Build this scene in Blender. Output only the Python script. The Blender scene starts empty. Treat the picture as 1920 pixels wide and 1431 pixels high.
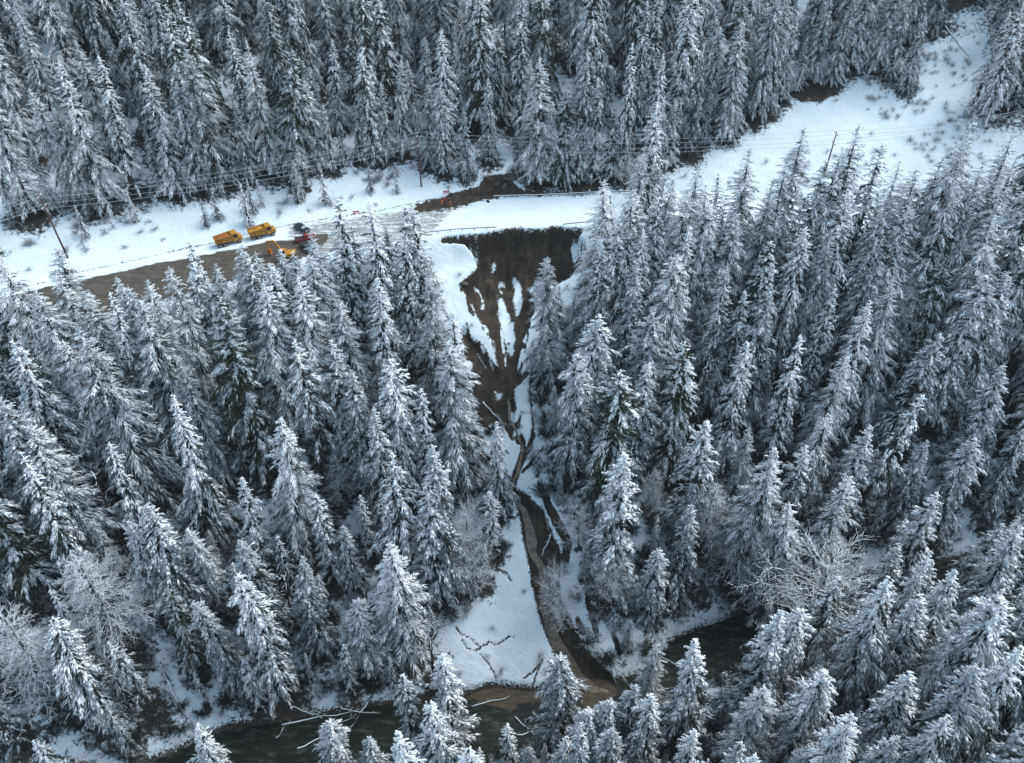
import bpy, math, random
import numpy as np
from mathutils import Vector, Matrix
R = math.radians
rng = np.random.RandomState(7)
random.seed(7)
S = bpy.context.scene
COL = S.collection

# ------------------------------------------------------------------ camera, sky, light
CAMZ, PITCH, F = 172.0, R(39.6), 1600.0
cam_d = bpy.data.cameras.new('camera'); cam = bpy.data.objects.new('camera', cam_d); COL.objects.link(cam)
cam_d.sensor_width = 36; cam_d.lens = 36*F/1920; cam_d.clip_end = 3000; cam_d.clip_start = 1
cam.location = (0, 0, CAMZ); cam.rotation_euler = (math.pi/2-PITCH, 0, 0)
S.camera = cam
SUN_EL, SUN_AZ = R(50), R(62)      # soft light from behind a thin overcast
W = bpy.data.worlds.new('World'); S.world = W; W.use_nodes = True
nt = W.node_tree; bg = nt.nodes['Background']
sky = nt.nodes.new('ShaderNodeTexSky'); sky.sky_type = 'NISHITA'; sky.sun_disc = False
sky.sun_elevation = SUN_EL; sky.sun_rotation = SUN_AZ; sky.air_density = 1.0; sky.dust_density = 1.2; sky.ozone_density = .6
cl = nt.nodes.new('ShaderNodeMix'); cl.data_type = 'RGBA'; cl.inputs[0].default_value = .5; cl.inputs[7].default_value = (2.35, 2.95, 3.3, 1)   # thin cloud veil
nt.links.new(sky.outputs[0], cl.inputs[6]); nt.links.new(cl.outputs[2], bg.inputs[0]); bg.inputs[1].default_value = 0.15
sl = bpy.data.lights.new('sun', 'SUN'); sl.energy = 1.3; sl.angle = R(40); sl.color = (1.0, .98, .95)
so = bpy.data.objects.new('sun', sl); COL.objects.link(so)
sd = Vector((math.sin(SUN_AZ)*math.cos(SUN_EL), math.cos(SUN_AZ)*math.cos(SUN_EL), math.sin(SUN_EL)))
so.rotation_euler = sd.to_track_quat('Z', 'Y').to_euler()
S.view_settings.view_transform = 'Standard'; S.view_settings.look = 'None'
S.view_settings.exposure = 1.2; S.view_settings.gamma = 1.0
S.cycles.max_bounces = 6; S.cycles.diffuse_bounces = 3; S.cycles.glossy_bounces = 2
S.cycles.volume_bounces = 0; S.cycles.transparent_max_bounces = 4

# ------------------------------------------------------------------ projection helpers
CP, SP = math.cos(PITCH), math.sin(PITCH)
def proj(x, y, z):
    dz = CAMZ-z; d = y*CP+dz*SP
    return 960+F*x/d, 715.5-F*(y*SP-dz*CP)/d, d
def raydir(px, py):
    a = (np.asarray(px, float)-960)/F; b = (715.5-np.asarray(py, float))/F
    return a, CP+b*SP, -SP+b*CP
def at_plane(px, py, z):
    a, dy, dz = raydir(px, py); s = (z-CAMZ)/dz
    return a*s, dy*s

# ------------------------------------------------------------------ terrain
ZR = 60.0
def line(pts, z):
    p = np.array(pts, float); x, y = at_plane(p[:, 0], p[:, 1], z)
    o = np.argsort(x); return x[o], y[o]
FAR = line([(-500,690),(-250,618),(-60,565),(84,530),(137,513),(214,497),(309,475),(402,456),(513,428),(610,411),(710,396),(785,379),(831,371),(931,367),(1030,364),(1130,359),(1250,358),(1400,364),(1600,385),(1900,420),(2300,480)], ZR)
NEAR = line([(-500,800),(-250,735),(-60,675),(100,615),(300,560),(450,520),(600,482),(798,450),(850,441),(912,437.5),(950,431),(1000,430.5),(1060,427),(1103,426),(1250,424),(1400,432),(1600,458),(1900,500),(2300,570)], ZR)
RIV1 = line([(-700,1800),(-200,1600),(100,1500),(250,1440),(340,1405),(411,1370),(484,1360),(583,1343),(678,1328),(780,1312),(888,1299),(928,1289),(995,1297),(1080,1285),(1151,1280),(1215,1262),(1260,1200),(1330,1172),(1410,1145),(1600,1090),(1900,1030),(2300,950)], 0)
RIV0 = line([(-700,2100),(-200,1850),(100,1700),(250,1600),(400,1500),(600,1455),(760,1432),(950,1408),(1060,1385),(1200,1330),(1300,1290),(1400,1235),(1500,1190),(1700,1140),(1900,1090),(2300,1000)], 0)
def vnoise(x, y, seed=0):
    r = np.random.RandomState(seed); out = 0
    for k in range(7):
        fx, fy = r.uniform(-1, 1, 2); ph = r.uniform(0, 6.28)
        out = out+np.sin(x*fx+y*fy+ph)
    return out/7
def fbm(x, y, sc, seed=0):
    return vnoise(x/sc, y/sc, seed)+.5*vnoise(x/sc*2.1, y/sc*2.1, seed+1)+.25*vnoise(x/sc*4.3, y/sc*4.3, seed+2)
def sstep(a, b, v):
    t = np.clip((v-a)/(b-a), 0, 1); return t*t*(3-2*t)
def zbase(x, y):
    x = np.asarray(x, float); y = np.asarray(y, float)
    yf, yn = np.interp(x, *FAR), np.interp(x, *NEAR)
    r1, r0 = np.interp(x, *RIV1), np.interp(x, *RIV0)
    d = y-yf
    up = ZR+np.where(d < 3, -0.7*np.exp(-((d-.9)/.6)**2), 0)+.36*np.clip(d-1.5, 0, None)+.22*np.clip(d/6, 0, 1)*fbm(x, y, 1.4, 6)+.0016*np.clip(d-20, 0, 60)**2*.9
    up = up+np.clip(d/12, 0, 1)*(1.2*fbm(x, y, 11, 3)+.25*fbm(x, y, 2.6, 5))
    t = np.clip((y-r1)/(yn-r1), 0, 1)
    dn = ZR*(.94*t+.05*np.sin(t*math.pi)+.06*sstep(.93, 1, t))
    dn = np.where(t > 0, dn+1.0*np.clip((y-r1)/1.2, 0, 1), dn)
    w = np.clip(t/.05, 0, 1)*np.clip((1-t)/.05, 0, 1)
    dn = dn+w*(.9*fbm(x, y, 9, 9)+.3*fbm(x, y, 2.5, 12))
    nb = .8*np.clip((r0-y)/1.5, 0, 1)+.55*np.clip(r0-y, 0, None)-.0022*np.clip(r0-y-30, 0, None)**2
    nb = np.maximum(nb, 0)+np.clip((r0-y)/5, 0, 1)*fbm(x, y, 7, 15)*.7
    z = np.where(y > yf, up, np.where(y > yn, ZR, dn))
    riv = (y < r1)
    mid = -1.6*np.clip((r1-y)/2, 0, 1)*np.clip((y-r0)/2, 0, 1)
    z = np.where(riv, np.where(y > r0, mid, nb), z)
    return z
EDGE = ((-200, 0, 100, 200, 300, 450, 620, 760, 860, 900, 965, 1000, 1130, 1250, 1400, 1500, 1650, 1780, 1820, 1850, 2200), (560, 478, 432, 392, 366, 352, 322, 298, 342, 338, 335, 350, 352, 318, 244, 165, 108, 40, 20, 225, 120))
def hit(px, py, off=0.0, zf=None, far=False):
    """distance along the pixel's ray to the ground (raised by off)"""
    zf = zf or zbase
    a, dy, dz = raydir(px, py)
    s = np.linspace(60, 620, 1200)
    v = CAMZ+dz*s-zf(a*s, dy*s)-off
    if far:
        gx_, gy_, _ = proj(a*s, dy*s, zf(a*s, dy*s)); ok = (gy_ < np.interp(gx_, *EDGE)) & (dy*s > np.interp(a*s, *FAR)+2)
        k = np.argmax(ok & (v < 0)); x_, y_ = a*s[k], dy*s[k]; g_ = float(zf(x_, y_)); return float(x_), float(y_), g_, max(8., CAMZ+dz*s[k]-g_)
    k = np.argmax(v < 0)
    if v[k] >= 0: k = len(s)-1
    lo, hi = s[max(k-1, 0)], s[k]
    for _ in range(18):
        m = (lo+hi)/2
        if CAMZ+dz*m-float(zf(a*m, dy*m))-off > 0: lo = m
        else: hi = m
    return float(a*hi), float(dy*hi), float(CAMZ+dz*hi-off)

def sdist(px, py, poly):
    """signed distance (inside positive) to a polygon"""
    P = np.array(poly, float); Q = np.roll(P, -1, 0)
    ins = np.zeros(px.shape, bool); dm = np.full(px.shape, 1e9)
    for (ax, ay), (bx, by) in zip(P, Q):
        c = ((ay > py) != (by > py)) & (px < (bx-ax)*(py-ay)/((by-ay) if by != ay else 1e-9)+ax)
        ins ^= c
        ex, ey = bx-ax, by-ay; L = ex*ex+ey*ey+1e-9
        t = np.clip(((px-ax)*ex+(py-ay)*ey)/L, 0, 1)
        dm = np.minimum(dm, np.hypot(px-ax-t*ex, py-ay-t*ey))
    return np.where(ins, dm, -dm)
def pdist(px, py, pts):
    """distance to a polyline with per-vertex half width: returns width - distance"""
    out = np.full(px.shape, -1e9)
    for (ax, ay, aw), (bx, by, bw) in zip(pts[:-1], pts[1:]):
        ex, ey = bx-ax, by-ay; L = ex*ex+ey*ey+1e-9
        t = np.clip(((px-ax)*ex+(py-ay)*ey)/L, 0, 1)
        out = np.maximum(out, aw+(bw-aw)*t-np.hypot(px-ax-t*ex, py-ay-t*ey))
    return out

SCAR = [(825,453),(834,445),(912,438),(933,432),(949,429),(977,428),(983,430),(1025,429),(1032,424),(1055,425),(1059,428),(1096,429),(1091,434),(1084,444),(1096,453),(1100,467),(1085,500),(1068,520),(1040,535),(1018,524),(990,541),(1000,567),(990,592),(994,613),(979,640),(973,672),(972,700),(964,730),(968,765),(962,800),(935,792),(905,800),(893,775),(880,737),(887,686),(874,650),(862,617),(868,608),(880,625),(906,655),(934,690),(922,640),(894,592),(880,567),(871,542),(871,528),(880,519),(896,501),(889,480),(880,467),(871,457)]
PATCH = [[(876,598),(890,596),(915,625),(928,655),(934,690),(906,655),(880,625)],
    [(933,556),(940,556),(949,583),(960,606),(968,636),(962,660),(957,672),(950,655),(943,625),(936,600)],
    [(963,524),(972,524),(979,549),(977,586),(967,590),(962,560)],
    [(1068,458),(1080,453),(1094,456),(1092,468),(1077,493),(1070,475)],
    [(919,500),(928,498),(931,510),(921,512)], [(935,532),(943,533),(946,541),(938,542)],
    [(884,538),(893,545),(912,576),(905,574)],[(890,545),(896,548),(906,566),(900,563)], [(929,730),(936,735),(941,748),(932,748)],
    [(883,457),(889,470),(896,485),(896,498),(889,490),(885,470)],[(895,458),(904,464),(914,471),(906,470)],
    [(955,778),(970,770),(975,785),(958,792)],[(962,810),(975,800),(979,812),(962,826)]]
CREEK = [(952,738,2),(954,780,4),(968,806,3),(981,831,3),(976,858,4),(967,887,4),(957,915,4),(965,925,6),(976,943,9),(990,974,12),(1001,1011,12),(1012,1048,11),(1018,1086,10),(1021,1123,12),(1032,1160,15),(1045,1197,16),(1065,1234,17),(1090,1264,20),(1108,1290,26)]
CUT = [(960,918,5),(982,940,16),(1000,974,26),(1010,1011,30),(1022,1048,34),(1022,1086,28),(1028,1123,26),(1040,1160,28),(1056,1197,30),(1075,1234,30),(1098,1262,34),(1120,1285,36)]
GUL = [[(955,700,8),(952,740,8),(955,780,7),(968,805,6),(982,830,5),(978,855,6),(968,885,6),(958,915,7)],[(985,700,7),(960,725,8)],[(998,700,3),(993,731,2),(998,779,2),(999,805,3),(996,830,3)],
    [(1002,815,3),(990,845,6),(978,865,6),(970,890,4),(965,905,3)],[(1020,840,2),(1000,865,3),(980,885,3)],
    [(975,780,3),(968,800,6),(974,826,7)],[(952,690,10),(948,735,11),(946,785,9),(962,822,5)],
    [(890,798,5),(905,795,7),(915,812,6)],[(880,842,3),(890,840,3)],[(905,850,4),(915,860,5)],
    [(1010,905,3),(1030,950,8),(1048,985,10),(1060,1010,8)],[(940,640,5),(950,672,6),(955,700,8)],[(972,620,5),(968,650,6),(958,695,7)],
    [(1100,1120,4),(1110,1150,6),(1118,1185,5)],[(1150,1190,4),(1162,1225,6)],[(1082,1160,4),(1092,1185,7)],[(1065,1020,8),(1060,1050,8)]]
cv = lambda L, w: [(780+a/2.694, 900+b/2.694, w) for a, b in L]
CRACK = [cv([(200,745),(230,780),(270,800),(310,830),(325,840),(355,830),(370,815),(400,835),(430,820),(470,790),(495,800)], 1.3),
    cv([(230,805),(260,850),(290,860),(325,850)], 1.3), cv([(325,880),(370,930),(405,1000)], 1.1), cv([(400,440),(450,470),(480,505)], 1.8),
    cv([(545,1000),(590,970),(640,905),(600,1000),(590,1060)], 1.5), cv([(160,870),(190,900)], 1.2)]
MUDW = [(770,389),(800,376),(831,369.5),(860,359),(895,350),(905,335),(930,330),(965,348),(985,358),(1050,360),(1050,364),(931,369),(910,376),(885,380),(860,387),(835,392),(800,398),(775,397)]
ROADB = [(120,532),(145,526),(190,517),(227,509),(265,500),(314,490),(392,477),(450,465),(507,453),(545,450),(620,437),(600,470),(450,530),(300,575),(150,620),(-400,800),(-400,650)]
BARE = [[(1465,172),(1490,160),(1545,160),(1578,180),(1552,182),(1540,193),(1500,191),(1488,178)],[(1362,238),(1378,225),(1405,232),(1398,248),(1382,258)],
    [(1405,235),(1440,215),(1450,222),(1410,242)],[(898,354),(908,330),(955,324),(968,348),(985,359)],[(1050,350),(1125,345),(1130,353),(1050,358)],[(1775,45),(1790,42),(1822,55),(1822,62),(1790,50)]]

gx = np.concatenate([np.arange(-420, -130, 10), np.arange(-130, -26, 1.6), np.arange(-26, 33, .3), np.arange(33, 130, 1.6), np.arange(130, 421, 10)])
gy = np.concatenate([np.arange(-60, 70, 4), np.arange(70, 92, 1.2), np.arange(92, 200, .3), np.arange(200, 232, .5), np.arange(232, 300, 1.5), np.arange(300, 560, 8)])
X, Y = np.meshgrid(gx, gy)
Z0 = zbase(X, Y)
def carve(X, Y, Z, ret=False):
    px, py, _ = proj(X, Y, Z)
    wob = 3*fbm(X, Y, 1.6, 31)
    s = sdist(px, py, SCAR)+wob*.35*sstep(450, 500, py)+.8*vnoise(X*.8, Y*0, 35)
    top = 1-sstep(470, 620, py)
    deep = (4.6*top+1.2)*sstep(-1, 5, s)+1.2*sstep(5, 40, s)
    deep = deep*(1+.3*fbm(X, Y, 1.8, 33)*sstep(2, 20, s)+.16*vnoise(np.arctan2(px-952, 790-py)*24, 0*X, 36)*sstep(4, 30, s))+.5*sstep(2, 10, s)*np.abs(vnoise(X*1.5, Y*.15, 34))
    c = pdist(px, py, CUT)+wob
    deep = np.maximum(deep, 2.6*sstep(0, 12, c)*np.clip((1310-py)/40, 0, 1))
    for g in GUL: deep = np.maximum(deep, .9*sstep(-1, 4, pdist(px, py, g)+wob*.5))
    for g in CRACK: deep = np.maximum(deep, .35*sstep(-1.2, 1.2, pdist(px, py, g)))
    if ret: return deep, py
    deep = np.where((Y < np.interp(X, *NEAR)+.2) & (Y > np.interp(X, *RIV1)-.5), deep, 0)
    return Z-deep
DENSE = (X > -27) & (X < 34) & (Y > 90) & (Y < 206)
Z = np.where(DENSE, carve(X, Y, Z0), Z0)
Z = Z+np.where(DENSE & (Y < np.interp(X, *NEAR)-1) & (Y > np.interp(X, *RIV1)+1), .08*fbm(X, Y, .7, 40)+.10*vnoise(X*.7+.2*Y, Y*2.6, 41)*sstep(.1, .5, vnoise(X*.2, Y*.2, 42)+.4), 0)
px, py, _ = proj(X, Y, Z)
wx, wy = 2.2*fbm(X, Y, .9, 50)+1.6*fbm(X, Y, .3, 52), 2.2*fbm(X, Y, .9, 55)+1.6*fbm(X, Y, .3, 57)
qx, qy = px+wx, py+wy
dirt = sdist(qx, qy, SCAR)/6+.5
dirt = np.maximum(dirt, pdist(qx, qy, CUT)/6+.35)
for g in GUL: dirt = np.maximum(dirt, pdist(qx, qy, g)/2+.5)
dirt = np.clip(dirt, -3, 2.5)
th = np.arctan2(px-952, 760-py+1e-6); rad_ = np.hypot(px-952, 760-py)
stk = vnoise(th*26, rad_*.035, 81)+.6*vnoise(th*55, rad_*.06, 82)
dirt = dirt-np.where((py < 735) & DENSE, sstep(540, 620, py)*np.clip(stk-.22, 0, 1)*6.5*sstep(735, 690, py), 0)
dirt = dirt-np.where((py >= 690) & DENSE, np.clip(vnoise(X*2.2, Y*.7, 83)-.36, 0, 1)*5*sstep(690, 740, py)*sstep(870, 840, py), 0)
th2 = np.arctan2(px-952+4*fbm(X, Y, .8, 86), 770-py+1e-6); rd2 = np.hypot(px-952, 770-py)
ril = vnoise(th2*34, rd2*.05, 87)+.7*vnoise(th2*80, rd2*.09, 88)+.5*fbm(X, Y, .6, 89)
zone = sstep(505, 560, py)*sstep(735, 700, py)*sstep(-16, -6, sdist(px, py, SCAR))*DENSE
dirt = dirt+zone*(np.clip(ril-.05, 0, 1)*6+np.clip(fbm(X, Y, .35, 90)-.35, 0, 1)*4)
dp_, py0 = carve(X, Y, Z0, True)
dirt = np.where(DENSE & (dp_ > .9) & (py0 < 470) & (Y < np.interp(X, *NEAR)+.3), 1.8, dirt)
sxx = px+5.5*fbm(X, Y*.6, .5, 71); syy = py+11*fbm(X, Y*.5, .45, 76)
for p_ in PATCH: dirt = np.minimum(dirt, .5-sdist(sxx, syy, p_)/5)
for g in CRACK: dirt = np.maximum(dirt, pdist(px+wx*.4, py+wy*.4, g)/2+.75)
for p_ in BARE: dirt = np.maximum(dirt, sdist(qx, qy, p_)/3+.5)
yfg, yng, r1g, r0g = [np.interp(X, *L_) for L_ in (FAR, NEAR, RIV1, RIV0)]
dd = Y-yfg
ditch = (1-np.abs(dd-.9)/.75)*(X < -8)+.1*fbm(X, Y, 3, 61)
dirt = np.maximum(dirt, ditch*(np.abs(dd) < 4)-.15)
bank = 1.05-np.abs(Y-(r1g+.1))/1.0+.35*fbm(X, Y, 1.5, 62)
dirt = np.maximum(dirt, np.where((Y < r1g+3) & (Y > r0g-.6), np.where(Y > r1g-.2, bank, 1.), -1))
dirt = np.clip(dirt, -1.5, 2.2)
mud = np.clip(sdist(qx, qy, ROADB)/8+.5, 0, 1)*((dd < 0) & (Y > yng-1))
slush = np.clip(sdist(qx, qy, [(545,418),(620,414),(700,400),(780,388),(840,384),(900,378),(870,392),(835,410),(815,440),(700,470),(560,490),(530,450)])/14+.45, 0, 1)*((dd < 0) & (Y > yng-.5))
mudw = np.clip(sdist(qx, qy, MUDW)/6+.5, -1, 2)
forest = np.zeros_like(X)

def sheet(name, X, Y, Z, attrs, mat):
    ny, nx = X.shape
    V = np.stack([X, Y, Z], -1).reshape(-1, 3)
    i = np.arange(nx*ny).reshape(ny, nx)
    Fc = np.stack([i[:-1, :-1], i[:-1, 1:], i[1:, 1:], i[1:, :-1]], -1).reshape(-1, 4)
    me = mesh_np(name, V, Fc.reshape(-1), np.full(len(Fc), 4), None, [mat], smooth=True)
    for k, a in attrs.items():
        at = me.attributes.new(k, 'FLOAT', 'POINT'); at.data.foreach_set('value', a.reshape(-1).astype(np.float32))
    return me
def mesh_np(name, V, loops, sizes, mi, mats, smooth=False):
    me = bpy.data.meshes.new(name)
    me.vertices.add(len(V)); me.vertices.foreach_set('co', np.asarray(V, np.float32).reshape(-1))
    me.loops.add(len(loops)); me.loops.foreach_set('vertex_index', np.asarray(loops, np.int32))
    sizes = np.asarray(sizes, np.int32)
    me.polygons.add(len(sizes)); st = np.concatenate([[0], np.cumsum(sizes)[:-1]]).astype(np.int32)
    me.polygons.foreach_set('loop_start', st)
    if mi is not None: me.polygons.foreach_set('material_index', np.asarray(mi, np.int32))
    if smooth: me.polygons.foreach_set('use_smooth', np.ones(len(sizes), bool))
    for m in mats: me.materials.append(m)
    me.update(calc_edges=True); me.validate()
    return me
def link(name, data, parent=None, **kw):
    o = bpy.data.objects.new(name, data); COL.objects.link(o)
    if parent: o.parent = parent
    for k, v in kw.items(): o[k] = v
    return o
def thing(name, label, cat, loc=(0, 0, 0), rz=0, group=None, data=None):
    o = bpy.data.objects.new(name, data); COL.objects.link(o); o.location = loc; o.rotation_euler = (0, 0, rz)
    o['label'] = label; o['category'] = cat
    if group: o['group'] = group
    return o

# ------------------------------------------------------------------ materials
class N:
    def __init__(s, name, rough=.7, spec=.3):
        s.m = bpy.data.materials.new(name); s.m.use_nodes = True; s.t = s.m.node_tree
        s.b = s.t.nodes['Principled BSDF']; s.b.inputs['Roughness'].default_value = rough
        s.b.inputs['Specular IOR Level'].default_value = spec
    def n(s, typ, **kw):
        x = s.t.nodes.new('ShaderNode'+typ)
        for k, v in kw.items(): setattr(x, k, v)
        return x
    def l(s, a, b): s.t.links.new(a, b)
    def noise(s, scale, detail=4, rough=.6, vec=None, obj=True):
        x = s.n('TexNoise'); x.inputs['Scale'].default_value = scale; x.inputs['Detail'].default_value = detail; x.inputs['Roughness'].default_value = rough
        if vec is None:
            c = s.n('TexCoord'); vec = c.outputs['Object']
        s.l(vec, x.inputs['Vector']); return x.outputs['Fac']
    def ramp(s, v, a, b):
        x = s.n('MapRange'); x.inputs['From Min'].default_value = a; x.inputs['From Max'].default_value = b; x.interpolation_type = 'SMOOTHSTEP'
        s.l(v, x.inputs['Value']); return x.outputs['Result']
    def mix(s, f, a, b):
        x = s.n('Mix', data_type='RGBA')
        for v, i in ((f, 0), (a, 6), (b, 7)):
            if isinstance(v, tuple): x.inputs[i].default_value = v+(1,)
            elif isinstance(v, (int, float)): x.inputs[i].default_value = v
            else: s.l(v, x.inputs[i])
        return x.outputs[2]
    def math(s, op, a, b=0.0):
        x = s.n('Math', operation=op)
        for i, v in enumerate((a, b)):
            if isinstance(v, (int, float)): x.inputs[i].default_value = v
            else: s.l(v, x.inputs[i])
        return x.outputs[0]
    def attr(s, name): return s.n('Attribute', attribute_name=name).outputs['Fac']
    def bump(s, h, st, dist=.1):
        x = s.n('Bump'); x.inputs['Strength'].default_value = st; x.inputs['Distance'].default_value = dist
        s.l(h, x.inputs['Height']); s.l(x.outputs[0], s.b.inputs['Normal'])
    def col(s, c):
        if isinstance(c, tuple): s.b.inputs['Base Color'].default_value = c+(1,)
        else: s.l(c, s.b.inputs['Base Color'])
        return s.m
def plain(name, c, rough=.5, metal=0, var=.15, sc=3.0, spec=.4):
    k = N(name, rough, spec); k.b.inputs['Metallic'].default_value = metal
    f = k.noise(sc, 3)
    return k.col(k.mix(k.ramp(f, .3, .7), tuple(v*(1-var) for v in c), tuple(min(v*(1+var), 1) for v in c)))
SNOW = (.74, .85, .89)
k = N('ground_snow_and_soil', .75, .2)
soil = k.mix(k.ramp(k.noise(.6, 8, .7), .3, .7), (.020, .016, .012), (.048, .037, .026))
tcs = k.n('TexCoord'); mps = k.n('Mapping'); mps.inputs['Scale'].default_value = (2.2, .22, .22); k.l(tcs.outputs['Object'], mps.inputs[0])
soil = k.mix(k.math('MULTIPLY', k.ramp(k.math('ADD', k.math('MULTIPLY', k.noise(.5, 6, .65, mps.outputs[0]), .4), k.math('MULTIPLY', k.noise(.35, 8, .75), .6)), .44, .62), .8), soil, (.088, .07, .048))
soil = k.mix(k.ramp(k.noise(3.0, 6, .75), .6, .72), soil, (.15, .135, .115)); soil = k.mix(k.ramp(k.noise(1.2, 8, .8), .56, .66), soil, (.016, .013, .010))
sn = k.mix(k.ramp(k.noise(.25, 5), .3, .7), (.70, .82, .86), (.77, .87, .90))
spk = k.math('MULTIPLY', k.ramp(k.noise(2.2, 5, .75), .66, .72), .85)
spk = k.math('MULTIPLY', spk, k.ramp(k.math('ADD', k.noise(.12, 3), k.math('MULTIPLY', k.attr('forest'), .5)), .45, .75))
sn = k.mix(spk, sn, (.07, .07, .06))
road = k.mix(k.ramp(k.noise(.5, 5), .35, .65), (.062, .055, .044), (.10, .088, .07))
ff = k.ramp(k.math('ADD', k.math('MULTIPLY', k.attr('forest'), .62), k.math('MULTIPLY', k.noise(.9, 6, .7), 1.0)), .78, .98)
sn = k.mix(ff, sn, k.mix(k.ramp(k.noise(2.2, 5, .7), .4, .7), (.018, .017, .014), (.07, .065, .05)))  # dark forest litter; its colour also carries painted shade between the trees
tcr = k.n('TexCoord'); mpr = k.n('Mapping'); mpr.inputs['Scale'].default_value = (.10, .8, 1); mpr.inputs['Rotation'].default_value = (0, 0, R(-14)); k.l(tcr.outputs['Object'], mpr.inputs[0]); rut = k.noise(1.3, 6, .7, mpr.outputs[0])
road = k.mix(k.math('MULTIPLY', k.ramp(rut, .5, .68), .55), road, (.15, .135, .11)); road = k.mix(k.math('MULTIPLY', k.ramp(k.noise(.8, 7, .75), .6, .68), .35), road, (.3, .3, .29))
c1 = k.mix(k.math('MULTIPLY', k.ramp(k.math('ADD', k.math('MULTIPLY', k.attr('slush'), .75), k.math('ADD', k.math('MULTIPLY', k.math('SUBTRACT', k.noise(.9, 6, .75), .5), 1.6), k.math('MULTIPLY', k.math('SUBTRACT', rut, .5), 2.2))), .35, .9), .8), sn, (.16, .13, .095))
c2 = k.mix(k.ramp(k.math('ADD', k.attr('mud'), k.math('MULTIPLY', k.math('SUBTRACT', rut, .5), 1.2)), .35, .6), c1, road)
c3 = k.mix(k.ramp(k.math('ADD', k.attr('mudw'), k.math('MULTIPLY', k.math('SUBTRACT', k.noise(.7, 8, .8), .5), 4.5)), .42, .6), c2, soil)
f = k.ramp(k.math('ADD', k.attr('dirt'), k.math('MULTIPLY', k.math('SUBTRACT', k.noise(2.0, 8, .8), .5), 5.0)), .44, .56)
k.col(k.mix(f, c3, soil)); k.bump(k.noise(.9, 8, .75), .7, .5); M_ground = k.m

k = N('snow_on_branches', .7, .2); oi = k.n('ObjectInfo')
f = k.ramp(k.math('ADD', k.noise(.55, 5, .75), k.math('MULTIPLY', k.math('SUBTRACT', oi.outputs['Random'], .45), .2)), .38, .58)
c = k.mix(f, (.36, .41, .43), (.88, .92, .93))
k.col(c); M_snow = k.m
k = N('frosted_needles', .8, .2)
f = k.ramp(k.noise(1.3, 5, .7), .42, .72)
k.col(k.mix(f, (.020, .026, .020), (.11, .125, .115))); M_needle = k.m
k = N('dark_needles', .8, .2)
f = k.ramp(k.noise(1.0, 5, .7), .45, .8)
k.col(k.mix(f, (.028, .034, .018), (.11, .115, .08))); M_dark = k.m
k = N('frosted_twigs', .8, .2)
f = k.ramp(k.noise(1.6, 4, .7), .4, .6)
k.col(k.mix(f, (.33, .35, .36), (.74, .78, .80))); M_frost = k.m
def snowtop(name, c1_, c2_, lo=.25, hi=.6):
    k = N(name, .85, .2); g = k.n('NewGeometry'); sx = k.n('SeparateXYZ'); k.l(g.outputs['Normal'], sx.inputs[0])
    v = k.math('ADD', sx.outputs['Z'], k.math('MULTIPLY', k.math('SUBTRACT', k.noise(2.5, 4), .5), .8))
    b = k.mix(k.ramp(k.noise(4, 4), .3, .7), c1_, c2_)
    return k.col(k.mix(k.ramp(v, lo, hi), b, SNOW))
M_bark = snowtop('bark_with_snow', (.035, .028, .024), (.085, .07, .06))
M_log = snowtop('log_with_snow', (.05, .042, .036), (.12, .1, .085), .45, .95)

# ------------------------------------------------------------------ setting meshes
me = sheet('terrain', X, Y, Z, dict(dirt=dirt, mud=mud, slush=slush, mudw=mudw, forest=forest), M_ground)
ground = link('terrain', me, kind='structure'); GXY = (X, Y)

k = N('river_water', .25, .15)
tc = k.n('TexCoord'); mp = k.n('Mapping'); mp.inputs['Scale'].default_value = (.6, 1.6, 1); mp.inputs['Rotation'].default_value = (0, 0, R(-20)); k.l(tc.outputs['Object'], mp.inputs[0])
st = k.noise(.5, 6, .65, mp.outputs[0])
gr = k.mix(k.ramp(st, .48, .72), (.008, .012, .008), (.055, .068, .053))
br = k.mix(k.ramp(st, .35, .7), (.048, .038, .023), (.088, .07, .045))
pl = k.ramp(k.math('ADD', k.attr('plume'), k.math('MULTIPLY', k.math('SUBTRACT', k.noise(.4, 5), .5), .9)), .4, .6)
k.col(k.mix(pl, gr, br)); k.bump(k.noise(1.1, 7, .7), .5, .3); M_water = k.m
ux = np.arange(-130, 131, 1.0); r1u, r0u = np.interp(ux, *RIV1)+1.2, np.interp(ux, *RIV0)-1.2
tt = np.linspace(0, 1, 24)[:, None]
XW = np.repeat(ux[None], 24, 0); YW = r0u*(1-tt)+r1u*tt
pxw, pyw, _ = proj(XW, YW, 0*XW)
plume = np.maximum(sdist(pxw, pyw, [(870,1312),(900,1290),(1000,1290),(1060,1270),(1140,1275),(1160,1300),(1130,1318),(1020,1312),(960,1322),(920,1312)])/10+.5,
                   pdist(pxw, pyw, [(1080,1262,24),(1108,1310,22)])/10+.5)
plume = np.maximum(plume, pdist(pxw, pyw, [(900,1312,8),(960,1325,8)])/10+.4)
link('river', sheet('river', XW, YW, 0*XW, dict(plume=np.clip(plume, 0, 1)), M_water), kind='structure')

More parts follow.
